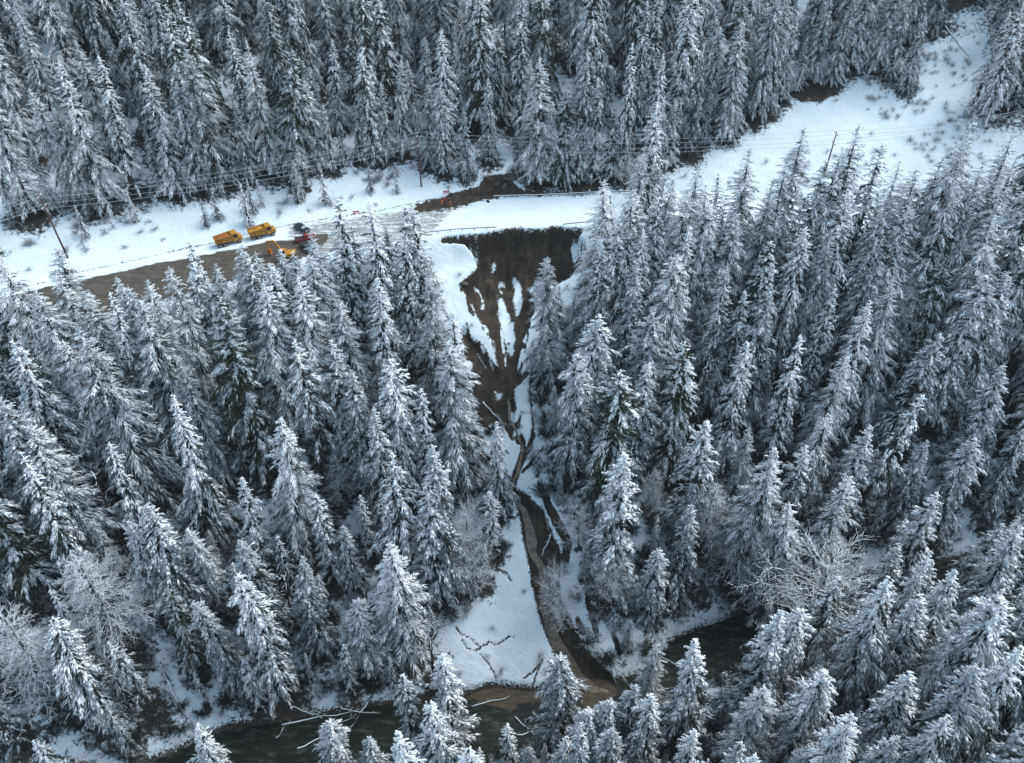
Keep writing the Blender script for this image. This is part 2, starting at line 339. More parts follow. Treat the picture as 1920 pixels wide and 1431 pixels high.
def zcarved(x, y):
    x = np.atleast_1d(np.asarray(x, float)); y = np.atleast_1d(np.asarray(y, float))
    return carve(x, y, zbase(x, y))
k = N('muddy_creek_water', .25, .5)
k.col(k.mix(k.ramp(k.noise(.9, 6, .7), .35, .65), (.07, .055, .035), (.19, .155, .10))); k.bump(k.noise(2.5, 5), .5, .2); M_creek = k.m
cp = np.array(CREEK+[(1122,1306,28)], float); s_ = np.linspace(0, len(cp)-1, 150)
cpi = np.stack([np.interp(s_, np.arange(len(cp)), cp[:, j]) for j in range(3)], 1)
cpi[:, 0] += (4.5*np.sin(s_*1.7)+2.0*np.sin(s_*4.1))*np.clip(cpi[:, 2]/10, .4, 1)
rows = []
for j, (a, b, w) in enumerate(cpi):
    h = hit(a, b); d_ = proj(*h)[2]; ww = w*.74*(1+.25*math.sin(j*.55)*math.sin(j*.21+1))*d_/F
    row = []
    for u in np.linspace(-1, 1, 7):
        xx, yy = h[0]+u*ww, h[1]+.2*ww*math.sin(3*u+j*.3)*0
        row.append((xx, yy))
    rows.append(row)
rows = np.array(rows); zc = zcarved(rows[..., 0].ravel(), rows[..., 1].ravel()).reshape(rows.shape[:2])
zl = np.median(zc, 1); zl = np.minimum.accumulate(np.convolve(np.pad(zl, 3, mode='edge'), np.ones(7)/7, 'valid'))+.35
zl = np.maximum(zl, .03)
link('creek', sheet('creek', rows[..., 0], rows[..., 1], np.repeat(zl[:, None], 7, 1), {}, M_creek), kind='structure')

# ------------------------------------------------------------------ tree building
class Spikes:
    def __init__(s): s.p0 = []; s.p1 = []; s.w = []; s.m = []; s.sag = []
    def add(s, p0, p1, w, m, sag=0.0):
        s.p0.append(p0); s.p1.append(p1); s.w.append(w); s.m.append(m); s.sag.append(sag)
    def mesh(s, name, mats):
        # m: 0 snow above / needles below, 1 all needles, 2 all snow
        a = np.array(s.p0); b = np.array(s.p1); w = np.array(s.w)[:, None]; m = np.array(s.m)
        d = b-a; L = np.linalg.norm(d, axis=1, keepdims=True)+1e-6; dn = d/L
        up = np.array([0, 0, 1.]); sd_ = np.cross(dn, up+0.001*rng.normal(size=d.shape)); sd_ /= np.linalg.norm(sd_, axis=1, keepdims=True)+1e-9
        uv = np.cross(sd_, dn); uv *= np.where(uv[:, 2:] < 0, -1, 1)
        mid = a+.42*d; mid[:, 2] += np.array(s.sag)
        V = np.stack([a, mid+sd_*w, mid+uv*w*.55, mid-sd_*w, mid-uv*w*.5, b], 1).reshape(-1, 3)
        T = np.array([(0,2,1),(0,3,2),(1,2,5),(2,3,5),(0,1,4),(0,4,3),(1,5,4),(3,4,5)])
        Fc = (np.arange(len(a))[:, None, None]*6+T[None]).reshape(-1)
        mi = np.zeros((len(a), 8), int); mi[:, 4:] = 1; mi[m == 1] = 1; mi[m == 2] = 0
        return mesh_np(name, V, Fc, np.full(len(a)*8, 3), mi.reshape(-1), mats)
def conifer(name, H, rad, seed, heavy=.9, fine=False, base=.1, density=1.0, droop=1.0, mats=None, gap=0.0, finger=1.0):
    r = random.Random(seed); sp = Spikes()
    zb = H*base; ph = r.uniform(0, 6.28); k0 = (H/38)**.5
    lean = (r.uniform(-.012, .012), r.uniform(-.012, .012))
    az = r.uniform(0, 6.28); h = H-.35
    sp.add((lean[0]*H, lean[1]*H, H-2.2*k0), (lean[0]*H, lean[1]*H, H+.6*k0), .15*k0, 2)
    sect = [r.uniform(.68, 1.28) for _ in range(21)]; pw = r.uniform(.72, 1.0); thin = (r.uniform(.25, .9), r.uniform(.4, 1.0))
    while h > zb:
        t = (H-h)/(H-zb)
        Lb = rad*(.05+1.0*t**pw)*(1-.3*math.exp(-((t-thin[0])/.05)**2))*(1-.3*max(0, t-.75)/.25)
        nb = max(4, int((4.7+2.1*min(1, t*3))*density+r.random()))
        if abs(t-thin[1]) < .03: nb = 2
        a0 = r.uniform(0, 6.28)
        for i in range(nb):
            az = a0+6.283*i/nb+r.uniform(-.3, .3)
            if r.random() < gap*(.5+t): continue
            q = sect[int((az % 6.283)/6.283*7) % 7+7*int(t*2.99)]
            L = Lb*r.uniform(.6, 1.2)*q
            z = h+r.uniform(-.3, .3)
            el = R(26)-R(34)*min(1, t*1.8)+r.uniform(-.14, .14)
            bend = (R(30)+R(44)*min(1, t*2.2))*droop*r.uniform(.75, 1.25)
            ns = 4 if L > 2.6 else 3 if L > 1.2 else 2
            p = (lean[0]*h, lean[1]*h, z); curl = r.uniform(-.2, .2)
            bs = r.random() < heavy
            wax = (.22 if not fine else .13)*finger*(.55+.45*min(1, L/3.5))
            fsp = (.40 if not fine else .32)/k0**.5
            carry = .35*fsp
            for s in range(ns):
                f0 = s/ns; e = el-bend*((s+.5)/ns)**1.15*1.1
                a2 = az+curl*f0; seg = L/ns; ce, se = math.cos(e), math.sin(e)
                d = (math.cos(a2)*ce, math.sin(a2)*ce, se)
                q_ = tuple(p[j]+d[j]*seg for j in range(3))
                p_b = tuple(p[j]-d[j]*seg*.15 for j in range(3)); q_b = tuple(q_[j]+d[j]*seg*(.35 if s < ns-1 else .12) for j in range(3))
                sp.add(p_b, q_b, wax*(1.15-.55*f0), 0 if bs and (s > 0 or L < 2) else 1, .04)
                u = carry
                while u < seg:
                    g = (s*seg+u)/L
                    b0 = tuple(p[j]+d[j]*u for j in range(3))
                    fl = max(.32*k0, min(2.4, L*.5*(1-g)**.6+.13*L)*min(1, .35+g*2.2))*r.uniform(.75, 1.15)
                    for side in (-1, 1):
                        if r.random() < .1: continue
                        fa = a2+side*(r.uniform(.3, .68)-.12*g); fe = e-r.uniform(.08, .6)*droop
                        cf = math.cos(fe)
                        b1 = (b0[0]+math.cos(fa)*cf*fl, b0[1]+math.sin(fa)*cf*fl, b0[2]+math.sin(fe)*fl)
                        fs = r.random() < (.93 if bs else .22)
                        w_ = (r.uniform(.07, .135) if not fine else r.uniform(.045, .085))*finger
                        sp.add(b0, b1, w_, 0 if fs else 1, .04*fl)
                        if r.random() < (.55 if fine else .3) and fl > .7:
                            c0 = tuple(b0[j]+(b1[j]-b0[j])*.4 for j in range(3)); ga = fa+side*r.uniform(-.2, .7); ge = fe-r.uniform(-.15, .5); gl = fl*.5
                            sp.add(c0, (c0[0]+math.cos(ga)*math.cos(ge)*gl, c0[1]+math.sin(ga)*math.cos(ge)*gl, c0[2]+math.sin(ge)*gl), w_*.7, 2 if fs else 1)
                    u += fsp*r.uniform(.8, 1.2)*(1+.25*L/5)
                carry = u-seg; p = q_
        h -= (.52+1.0*t)*k0*r.uniform(.7, 1.3)/max(.7, density)*(1.0 if not fine else .88)
    return sp.mesh(name+'_crown', mats or [M_snow, M_needle]), lean
def bare(name, H, rad, seed, base=.35, kind='larch'):
    r = random.Random(seed); sp = Spikes(); az = 0
    def br(p, a, e, L, w, dep):
        ns = 4
        for s in range(ns):
            a += r.uniform(-.22, .22); e += r.uniform(-.18, .16)
            seg = L/ns
            q = (p[0]+math.cos(a)*math.cos(e)*seg, p[1]+math.sin(a)*math.cos(e)*seg, p[2]+math.sin(e)*seg)
            sp.add(tuple(p[j]-(q[j]-p[j])*.12 for j in range(3)), tuple(q[j]+(q[j]-p[j])*.3 for j in range(3)), w*(1-.5*s/ns), 2 if r.random() < .85 else 1)
            if dep > 0:
                for side in (-1, 1):
                    if r.random() < .85: br(q, a+side*r.uniform(.35, 1.0), e+r.uniform(-.35, .4), L*r.uniform(.35, .6), w*.62, dep-1)
            p = q
    h = H; zb = H*base
    while h > zb:
        t = (H-h)/(H-zb)
        az += 2.4+r.uniform(-.4, .4)
        if kind == 'larch':
            L = rad*(.12+.9*t**.7)*r.uniform(.6, 1.15); el = R(15)-R(30)*t+r.uniform(-.2, .2); h -= .32
        else:
            L = rad*(.45+.55*math.sin(min(1, t*1.2)*math.pi*.75))*r.uniform(.7, 1.15); el = R(58)-R(40)*t+r.uniform(-.2, .2); h -= .42
        br((r.uniform(-.1, .1), r.uniform(-.1, .1), h), az, el, L, .07+.03*t, 2 if L > 1.6 else 1)
    sp.add((0, 0, H-2.5), (0, 0, H+.3), .09, 2)
    return sp.mesh(name+'_branches', [M_frost, M_bark]), (0, 0)
def tube(P, rad, mat, name='tube', n=9, smooth=True):
    """tapered tube through points P with radii rad"""
    P = np.array(P, float); V = []; Fc = []
    for i, p in enumerate(P):
        d = P[min(i+1, len(P)-1)]-P[max(i-1, 0)]; d /= np.linalg.norm(d)+1e-9
        a = np.cross(d, [.13, .98, .1] if abs(d[1]) < .9 else [1, 0, 0]); a /= np.linalg.norm(a); b = np.cross(d, a)
        for j in range(n):
            t = 2*math.pi*j/n; V.append(p+(a*math.cos(t)+b*math.sin(t))*rad[i])
    for i in range(len(P)-1):
        for j in range(n):
            Fc.append((i*n+j, i*n+(j+1) % n, (i+1)*n+(j+1) % n, (i+1)*n+j))
    Fc += [tuple(range(n-1, -1, -1)), tuple((len(P)-1)*n+j for j in range(n))]
    me = bpy.data.meshes.new(name); me.from_pydata([tuple(v) for v in V], [], Fc); me.materials.append(mat)
    if smooth: me.polygons.foreach_set('use_smooth', np.ones(len(Fc), bool))
    me.update(); return me
def trunk_mesh(H, lean, r0=None, crook=.15):
    r0 = r0 or .011*H+.08; r = random.Random(int(H*10)); n = 9
    P = [(lean[0]*z+r.uniform(-crook, crook)*(0 < i < n-1)*.6, lean[1]*z+r.uniform(-crook, crook)*(0 < i < n-1)*.6, z) for i, z in enumerate(np.linspace(-2.0, H-.4, n))]
    return tube(P, [max(.04, r0*(1-.93*i/(n-1))**.9) for i in range(n)], M_bark, 'trunk')

PR = {}
def proto(key, H, maker):
    me, lean = maker; PR[key] = (H, me, trunk_mesh(H, lean))
SN, DK = [M_snow, M_needle], [M_snow, M_dark]
for i in range(6): proto('H%d' % i, 38, conifer('heavy', 38, 7.0, 10+i, .94, False, .06, 1.0, 1.1, SN, .04, 1.1))
for i in range(4): proto('F%d' % i, 40, conifer('fine', 40, 6.7, 20+i, .9, True, .06, 1.0, .75, SN, .04, 1.1))
for i in range(3): proto('D%d' % i, 42, conifer('dark', 42, 7.4, 30+i, .6, False, .05, 1.1, .9, DK, .04, 1.25))
for i in range(2): proto('N%d' % i, 36, conifer('narrow', 36, 4.6, 40+i, .9, False, .08, .9, 1.15, SN, .06, .95))
for i in range(3): proto('G%d' % i, 36, conifer('gappy', 36, 6.3, 50+i, .9, False, .34, .85, 1.15, SN, .2, 1.05))
proto('Y0', 12, conifer('young', 12, 2.9, 60, .9, False, .02, 1.0, .9, SN, .03, .8))
proto('Y1', 9, conifer('young', 9, 2.5, 61, .85, False, .02, 1.0, .8, SN, .05, .8))
def snag(H, seed):
    r = random.Random(seed); sp = Spikes(); h = H
    while h > H*.25:
        a = r.uniform(0, 6.28); e = r.uniform(-.5, .3); L = r.uniform(.5, 2.4)*(1.2-.6*h/H)
        q = (math.cos(a)*math.cos(e)*L, math.sin(a)*math.cos(e)*L, h+math.sin(e)*L); sp.add((0, 0, h), q, .06, 0)
        if L > 1.2:
            a += r.uniform(-.8, .8); sp.add(tuple(v*.6+(h*.4 if j == 2 else 0) for j, v in enumerate(q)), (q[0]*.8+math.cos(a)*.8, q[1]*.8+math.sin(a)*.8, q[2]-.3), .04, 0)
        h -= r.uniform(.3, .9)
    return sp.mesh('snag_branches', [M_frost, M_bark]), (0, 0)
proto('K0', 24, snag(24, 1)); proto('K1', 18, snag(18, 2))
proto('L0', 30, bare('larch', 30, 5.0, 70)); proto('L1', 26, bare('larch', 26, 4.6, 71, .3))
proto('B0', 20, bare('broad', 20, 5.2, 80, .4, 'broad')); proto('B1', 16, bare('broad', 16, 4.2, 81, .3, 'broad'))

# hand-read tree tips: (px, py, height m, kind, crown width factor, lean)
T = '''20,480,34,F 95,472,34,F 20,648,34,H 100,588,36,F 168,615,44,F,1.15 231,524,36,F 262,562,34,F 198,552,28,N 325,472,36,N 352,458,36,N 397,488,36,F
411,556,46,D,1.15 480,522,40,F 466,478,36,N 565,512,40,F 627,371,46,N 702,377,46,N 750,390,44,N 783,385,44,N 655,452,36,F 730,462,38,F 800,505,34,F 850,582,26,N 640,560,30,F 700,520,34,H
562,631,34,G 622,629,26,N 661,694,24,H 700,767,25,H 737,678,27,H 786,725,22,N 849,645,38,F,1.1 820,842,28,H 513,785,30,F 310,745,28,H 2,738,40,H,1.1 60,800,30,F
273,954,24,H 238,972,20,H 362,976,18,F 441,906,20,N 459,1007,22,H 392,1113,22,H 558,1049,21,H 593,919,20,N 735,1008,27,F 670,1119,18,F 798,915,24,H 932,787,19,H,.9 921,925,14,N
448,455,36,F 522,466,36,N 560,474,38,F 480,470,36,F 385,498,36,F 330,500,34,F 245,540,32,H 155,545,32,F 905,1020,10,N 545,472,36,N 592,442,36,F 604,470,32,F 657,425,38,N 500,500,38,H 285,520,34,F 120,500,34,F 675,925,14,N 640,985,14,H 120,640,36,F 60,545,34,F
1040,478,36,F,.95 1150,338,44,F 1130,448,36,N 1178,498,34,H 1110,600,30,H 1204,680,24,H 1165,848,28,H,1.15 1328,783,32,H,1.1 1085,650,26,H 1225,385,38,H 1262,340,36,N
1330,386,38,H,1.05 1312,310,44,F 1365,325,40,N 1410,284,46,F 1511,235,50,F 1612,239,50,F 1654,272,48,N 1789,231,50,F 1822,214,50,F 1912,246,48,F 1511,422,40,H 1657,396,42,H 1789,362,44,H
1448,540,40,H,1.2 1649,450,38,F 1632,562,34,H 1857,517,38,H 1833,564,36,H 1558,540,32,N 1501,631,28,N 1692,530,34,F 1760,618,36,H,1.1 1391,544,24,N 1629,799,26,H 1511,826,22,N 1548,769,22,H
1900,514,40,H 1783,500,36,D 1890,685,36,H 1270,480,34,F 1230,580,26,H 1290,640,28,D 1365,500,34,F 1440,450,38,D 1560,440,38,F 1720,440,38,F 1870,400,42,F 1580,660,30,F 1400,640,30,H
1190,345,44,F 1215,332,44,F 1242,368,42,N 1290,352,44,F 1342,345,44,F 1440,335,46,F 1480,305,48,F 1542,302,46,N 1562,275,48,F 1590,292,46,N 1692,302,46,F 1732,322,46,F 1762,292,46,N 1852,302,46,F 1882,332,46,F 1590,360,42,H 1452,390,42,H 1382,402,40,F 1292,424,40,H 1702,380,44,F 1822,362,42,H 1182,402,40,F 1212,432,38,H 1152,400,40,F 1900,300,46,F 1250,440,36,F 1759,926,34,H,1.1 1495,948,26,F 1588,880,28,F 1911,989,34,H 1800,1067,26,H 1681,1089,28,H 1317,1213,24,H 1469,1141,27,H 1428,1278,20,F 1547,1249,22,H 1707,1271,20,H 1729,1123,24,H
1811,1141,24,F 1881,1123,26,H 1851,1253,24,H,1.1 1777,1342,20,H 1673,1371,18,H 1911,1204,24,H 1055,1238,22,H 1188,1282,18,H 1133,1312,16,H 1222,1312,18,H 1103,1338,14,H 958,1364,14,N
1155,1364,16,H 1062,1386,14,H 995,1401,12,H 830,1225,30,H,1.1 760,1258,22,N 370,1360,18,H 66,1391,20,H 614,1356,17,H 1240,1030,16,H 690,1385,14,H 1300,1370,18,H 1600,1340,18,H 1390,1395,16,H 1520,1400,14,F 900,1405,12,N
980,88,46,H,1.05 885,165,38,H 1220,238,22,N 792,235,22,N 1290,95,44,F 1250,60,44,H 1350,60,42,F 1540,40,42,D 1680,20,40,H 1850,70,36,H 60,300,40,H 170,150,44,F 330,160,44,H 510,20,50,D
640,150,40,F 720,160,40,H 815,40,46,H 420,130,42,F 250,200,40,N 510,230,26,N 1160,270,24,H 1010,200,30,F 375,372,8,Y 395,352,9,Y 450,345,12,Y 462,335,10,Y 905,240,26,H 1400,40,44,H
545,300,12,Y 600,318,10,Y 560,330,7,Y 1092,318,14,Z 1045,306,14,Z 1012,325,8,Z 1122,326,10,Z 1068,325,9,Z 1145,300,9,Z 480,335,8,Y 690,310,8,Y 740,318,7,Y 235,355,9,Y 140,385,9,Y'''
BT = '''1030,20,34,L 1080,85,34,L 1150,55,32,L 1182,140,30,L 1010,120,32,L 1120,195,26,L 1090,5,34,L 1200,45,34,L 1052,225,16,L 1180,262,14,L 1140,242,16,L 1202,300,12,B 1215,322,12,B 1000,225,18,L 545,250,16,L 150,1040,26,L 5,1135,24,L 1555,1062,22,B 1125,100,34,L 1160,170,30,L 1060,150,34,L 1100,40,34,L 1050,1085,12,B 875,960,13,B 1230,880,12,L 1340,900,20,L 1080,230,20,L 885,1040,11,B 1140,1060,12,B 860,1030,12,B 1700,480,30,L 1090,960,10,B 1055,1130,8,B 620,860,12,L'''
FARK = T.index('980,88')
def parse(s):
    out = []
    for w in s.split():
        f_ = w.split(','); out.append((float(f_[0]), float(f_[1]), float(f_[2]), f_[3], float(f_[4]) if len(f_) > 4 else 1.0))
    return out
CLEAR = [[(60,520),(60,462),(130,428),(210,398),(320,374),(430,378),(560,357),(640,332),(760,320),(855,345),(895,352),(910,325),(960,330),(985,358),(1128,354),(1128,375),(1112,412),(1100,440),(1095,500),(1000,545),(985,600),(1000,700),(1000,800),(985,880),(995,950),(1045,1060),(1065,1150),(1125,1290),(1010,1298),(885,1298),(850,1230),(838,1180),(905,1110),(930,1070),(955,1040),(960,960),(925,900),(905,850),(945,800),(900,780),(885,720),(868,620),(840,560),(815,520),(800,450),(800,405),(620,430),(545,420),(540,455),(450,470),(440,500),(380,520),(300,540),(180,558),(145,530)],
    [(1250,335),(1290,295),(1400,255),(1470,190),(1490,165),(1560,165),(1650,120),(1690,132),(1745,70),(1765,20),(1815,15),(1825,60),(1815,200),(1850,240),(1925,165),(1925,300),(1880,330),(1700,350),(1650,340),(1500,320),(1400,340),(1300,350)],
    [(420,1435),(410,1378),(700,1338),(720,1400),(700,1435)], [(900,1380),(890,1300),(1010,1300),(1020,1360)], [(1255,1250),(1270,1205),(1400,1160),(1420,1195),(1350,1270)],
    [(1195,880),(1235,880),(1262,960),(1225,960)],[(615,880),(640,900),(680,1000),(650,1000)]]
trees = []   # x, y, z, H, kind, wf, tipx, tipy
for (fr, (a, b, H, kd, wf)) in [(0, q) for q in parse(T[:FARK])]+[(1, q) for q in parse(T[FARK:])]+[(b_ < 250 if (b_ := q[1]) < 400 else 0, q) for q in parse(BT)]:
    if kd not in 'YLBK' and not fr: H *= 1.45 if H < 30 else 1.2 if H < 36 else 1.0; wf *= 1.08
    if kd in 'LBK' and b > 800: H *= 1.25
    zz_ = kd == 'Z'; kd = 'Y' if zz_ else kd; wf = 1.5 if zz_ else wf
    if fr and (kd != 'Y' or zz_): x, y, z, H = hit(a, b, H, far=True)
    else: x, y, z = hit(a, b, H); trees.append([x, y, z, H, kd, wf, True])
CELL = {}
def key(x, y): return (int(x//6), int(y//6))
for t_ in trees: CELL.setdefault(key(t_[0], t_[1]), []).append(t_)
def near(x, y, dmin):
    cx, cy = key(x, y)
    for i in range(cx-1, cx+2):
        for j in range(cy-1, cy+2):
            for q in CELL.get((i, j), ()):
                if (q[0]-x)**2+(q[1]-y)**2 < dmin*dmin: return True
    return False
def tri(x, y, z, H, wf=1.0, rad=None):
    bx, by, d = proj(x, y, z); tx, ty, _ = proj(x, y, z+H); r_ = (rad or (.185*H*wf))*F/d
    return bx, by, tx, ty, r_
def clear(x, y, z, H):
    bx, by, tx, ty, r_ = tri(x, y, z, H); xs, ys = [], []
    for u in np.linspace(0, 1, 9):
        for v in (-.85, 0, .85): xs.append(tx+(bx-tx)*u+v*r_*u**.8); ys.append(ty+(by-ty)*u)
    xs, ys = np.array(xs), np.array(ys)
    for c_ in CLEAR:
        if sdist(xs, ys, c_).max() > 0: return False
    return True
_gx, _gy = np.meshgrid(np.arange(-320, 2240, 6.), np.arange(-600, 1800, 6.)); CM = np.zeros(_gx.shape, bool)
for c_ in CLEAR: CM |= sdist(_gx, _gy, c_) > 0
_u, _v = np.meshgrid(np.linspace(0, 1, 12), (-.95, -.4, 0, .4, .95)); _u, _v = _u.ravel(), _v.ravel()
def clear(x, y, z, H):
    bx, by, tx, ty, r_ = tri(x, y, z, H)
    if 1020 < tx < 1205 and -60 < ty < 220 and y > 200: return False
    i = np.clip((tx+(bx-tx)*_u+_v*r_*_u**.8+320)/6, 0, CM.shape[1]-1).astype(int); j = np.clip((ty+(by-ty)*_u+600)/6, 0, CM.shape[0]-1).astype(int)
    return not CM[j, i].any()
for (a, b, H, kd) in [(1665,146,24,'H'),(1697,170,22,'H'),(1640,128,28,'F'),(1850,226,32,'H'),(1826,195,26,'N'),(1895,150,30,'H'),(1925,168,30,'D'),(1870,90,30,'H'),(1560,158,26,'F'),(1745,60,24,'H')]:
    x, y, z = hit(a, b); trees.append([x, y, z, H, kd, 1.0, False]); CELL.setdefault(key(x, y), []).append(trees[-1])
rr = random.Random(3)
def fill(n, box, hs, kinds, dmin, cond, cover=True):
    for _ in range(n):
        x, y = rr.uniform(box[0], box[1]), rr.uniform(box[2], box[3])
        yf, yn, r1, r0 = [float(np.interp(x, *L_)) for L_ in (FAR, NEAR, RIV1, RIV0)]
        if not cond(x, y, yf, yn, r1, r0): continue
        if near(x, y, dmin): continue
        z = float(zbase(x, y)); H = rr.uniform(*hs); p_ = proj(x, y, z+H)
        if abs(p_[0]-960) > 1200 or p_[1] > 1700: continue
        if p_[2] < 60: continue
        if cover and not clear(x, y, z, H): continue
        t_ = [x, y, z, H, rr.choice(kinds), rr.uniform(.85, 1.1), False]
        trees.append(t_); CELL.setdefault(key(x, y), []).append(t_)
for px_ in np.arange(-160, 2150, 27):      # the forest edge above the road and clearing
    px_ = px_+rr.uniform(-9, 9)
    if 895 < px_ < 968 or 1795 < px_ < 1835: continue
    py_ = float(np.interp(px_, *EDGE))-rr.uniform(0, 14)-(34 if 30 < px_ < 160 else 0)
    if py_ < 60: continue
    x, y, z = hit(px_, py_)
    if near(x, y, 3.4): continue
    t_ = [x, y, z, rr.uniform(15, 38) if not 600 < px_ < 860 else rr.uniform(10, 30), rr.choice('HHFFND'), rr.uniform(.9, 1.15), False]
    trees.append(t_); CELL.setdefault(key(x, y), []).append(t_)
fill(6000, (-240, 240, 205, 350), (20, 46), 'HHHFFNDDGF', 7.0, lambda x, y, f_, n_, a, b: y > f_+5)
fill(2500, (28, 180, 130, 225), (36, 48), 'HFFHD', 7.4, lambda x, y, f_, n_, a, b: n_-32 < y < n_-4)
fill(4000, (-170, 180, 75, 225), (24, 44), 'HHHHFNGDD', 8.8, lambda x, y, f_, n_, a, b: a+2 < y < n_-6)
fill(3000, (-60, 180, 0, 170), (28, 40), 'HHHHFNG', 8.2, lambda x, y, f_, n_, a, b: y < b-2)
fill(2500, (-150, 180, 10, 150), (16, 28), 'HHHFN', 7.0, lambda x, y, f_, n_, a, b: y < b-2)
fill(250, (-170, 180, 75, 220), (14, 24), 'K', 4.0, lambda x, y, f_, n_, a, b: a+2 < y < n_-4)
fill(3500, (-170, 180, 75, 220), (8, 20), 'HFYYNG', 5.0, lambda x, y, f_, n_, a, b: a+2 < y < n_-4)
fill(2000, (-150, 180, 30, 150), (8, 14), 'YH', 3.8, lambda x, y, f_, n_, a, b: y < b-1)

# which of them the photo shows largest: front-to-back silhouettes on a coarse grid
gw, gh = 480, 358
owner = -np.ones((gh, gw), int)
order = sorted(range(len(trees)), key=lambda i: proj(trees[i][0], trees[i][1], trees[i][2]+trees[i][3]*.6)[2])
vis = np.zeros(len(trees), int)
for i in order:
    x, y, z, H, kd, wf, hand = trees[i]
    bx, by, tx, ty, r_ = tri(x, y, z, H, wf)
    y0, y1 = int(max(0, ty/4)), int(min(gh-1, by/4))
    for yy in range(y0, y1+1):
        u = (yy*4-ty)/max(1, by-ty); cx = tx+(bx-tx)*u; hw = r_*min(1, u*1.4)*.8
        a, b = int(max(0, (cx-hw)/4)), int(min(gw-1, (cx+hw)/4))
        if b >= a:
            seg = owner[yy, a:b+1]; m_ = seg < 0; vis[i] += int(m_.sum()); seg[m_] = i
con = [i for i in range(len(trees)) if trees[i][4] not in 'LBK']
con.sort(key=lambda i: -(vis[i]+(15 if trees[i][6] else 0)))
NIND = 300
indiv = set(con[:NIND]) | {i for i in range(len(trees)) if trees[i][4] in 'LBK'}
print('TREES', len(trees), 'seen', int((vis > 4).sum()), 'smallest individual', vis[con[min(NIND, len(con))-1]])

LOOK = dict(H='snow-laden conifer', F='finely frosted conifer', D='dark green snow-dusted conifer', N='slender snowy conifer', G='bare-legged snowy conifer',
            Y='small snowy young conifer', K='dead bare-trunked snag', L='bare frost-white larch', B='bare frosted broadleaf tree')
NAME = dict(K='dead_snag', L='frosted_larch', B='frosted_broadleaf_tree', Y='young_conifer')
used = set()
ONES = 'zero one two three four five six seven eight nine ten eleven twelve thirteen fourteen fifteen sixteen seventeen eighteen nineteen'.split()
TENS = 'x x twenty thirty forty fifty sixty seventy eighty ninety hundred'.split()
def words(v):
    v = int(round(min(100, max(0, v))))
    return ONES[v] if v < 20 else TENS[v//10]+('-'+ONES[v % 10] if v % 10 else '')
SPECIAL = [(411,556,'large dark green conifer shedding its snow, below the plowed road at left'),(1040,478,'frosted conifer standing alone against the lower right edge of the brown scar'),
(849,645,'tall pale frosted conifer at the left edge of the slide gully'),(932,787,'small snowy conifer standing in the neck of the slide above the creek head'),
(1165,848,'heavily snowed conifer with drooping white boughs, right of the muddy creek'),(830,1225,'big bright snowy conifer on the near bank in front of the snow bluff'),
(980,88,'large snowy conifer right above the dark debris gully behind the white road'),(885,165,'snowy conifer just left of the dark debris gully behind the road'),
(562,631,'snowy conifer with a long bare black lower trunk left of the slide'),(1055,1238,'snowy conifer on the near bank in front of the creek mouth'),
(370,1360,'snowy treetop poking up before the dark river at lower left'),(614,1356,'snowy treetop before the river logs, left of the snow bluff'),
(375,372,'small snowy conifer alone on the bank above the left dump truck'),(450,345,'small snowy conifer on the bank above the gap between the dump trucks'),
(1220,238,'slender snowy conifer behind the power lines at the edge of the clearing'),(792,235,'slender snowy conifer directly behind the middle utility pole'),
(921,925,'thin conifer on the white bluff left of the creek head'),(1555,1062,'broad white frosted leafless crown over the near bank at lower right'),
(150,1040,'white twiggy leafless tree at lower left above the dark river bank'),(5,1135,'spreading frost-white twiggy tree cut by the left edge'),
(1330,386,'snow-laden conifer with long drooping boughs below the snow clearing'),(1759,926,'bright heavily snowed conifer leaning right at the near bank'),(1448,540,'broadest snow-laden conifer on the right slope'),
(760,1258,'thin dark-tipped conifer left of the big bright near-bank conifer'),(1822,214,'tallest frosted conifer rising over the snow clearing at right')]
var = {'K': 2, 'H': 6, 'F': 4, 'D': 3, 'N': 2, 'G': 3, 'Y': 2, 'L': 2, 'B': 2}
stuff = {}
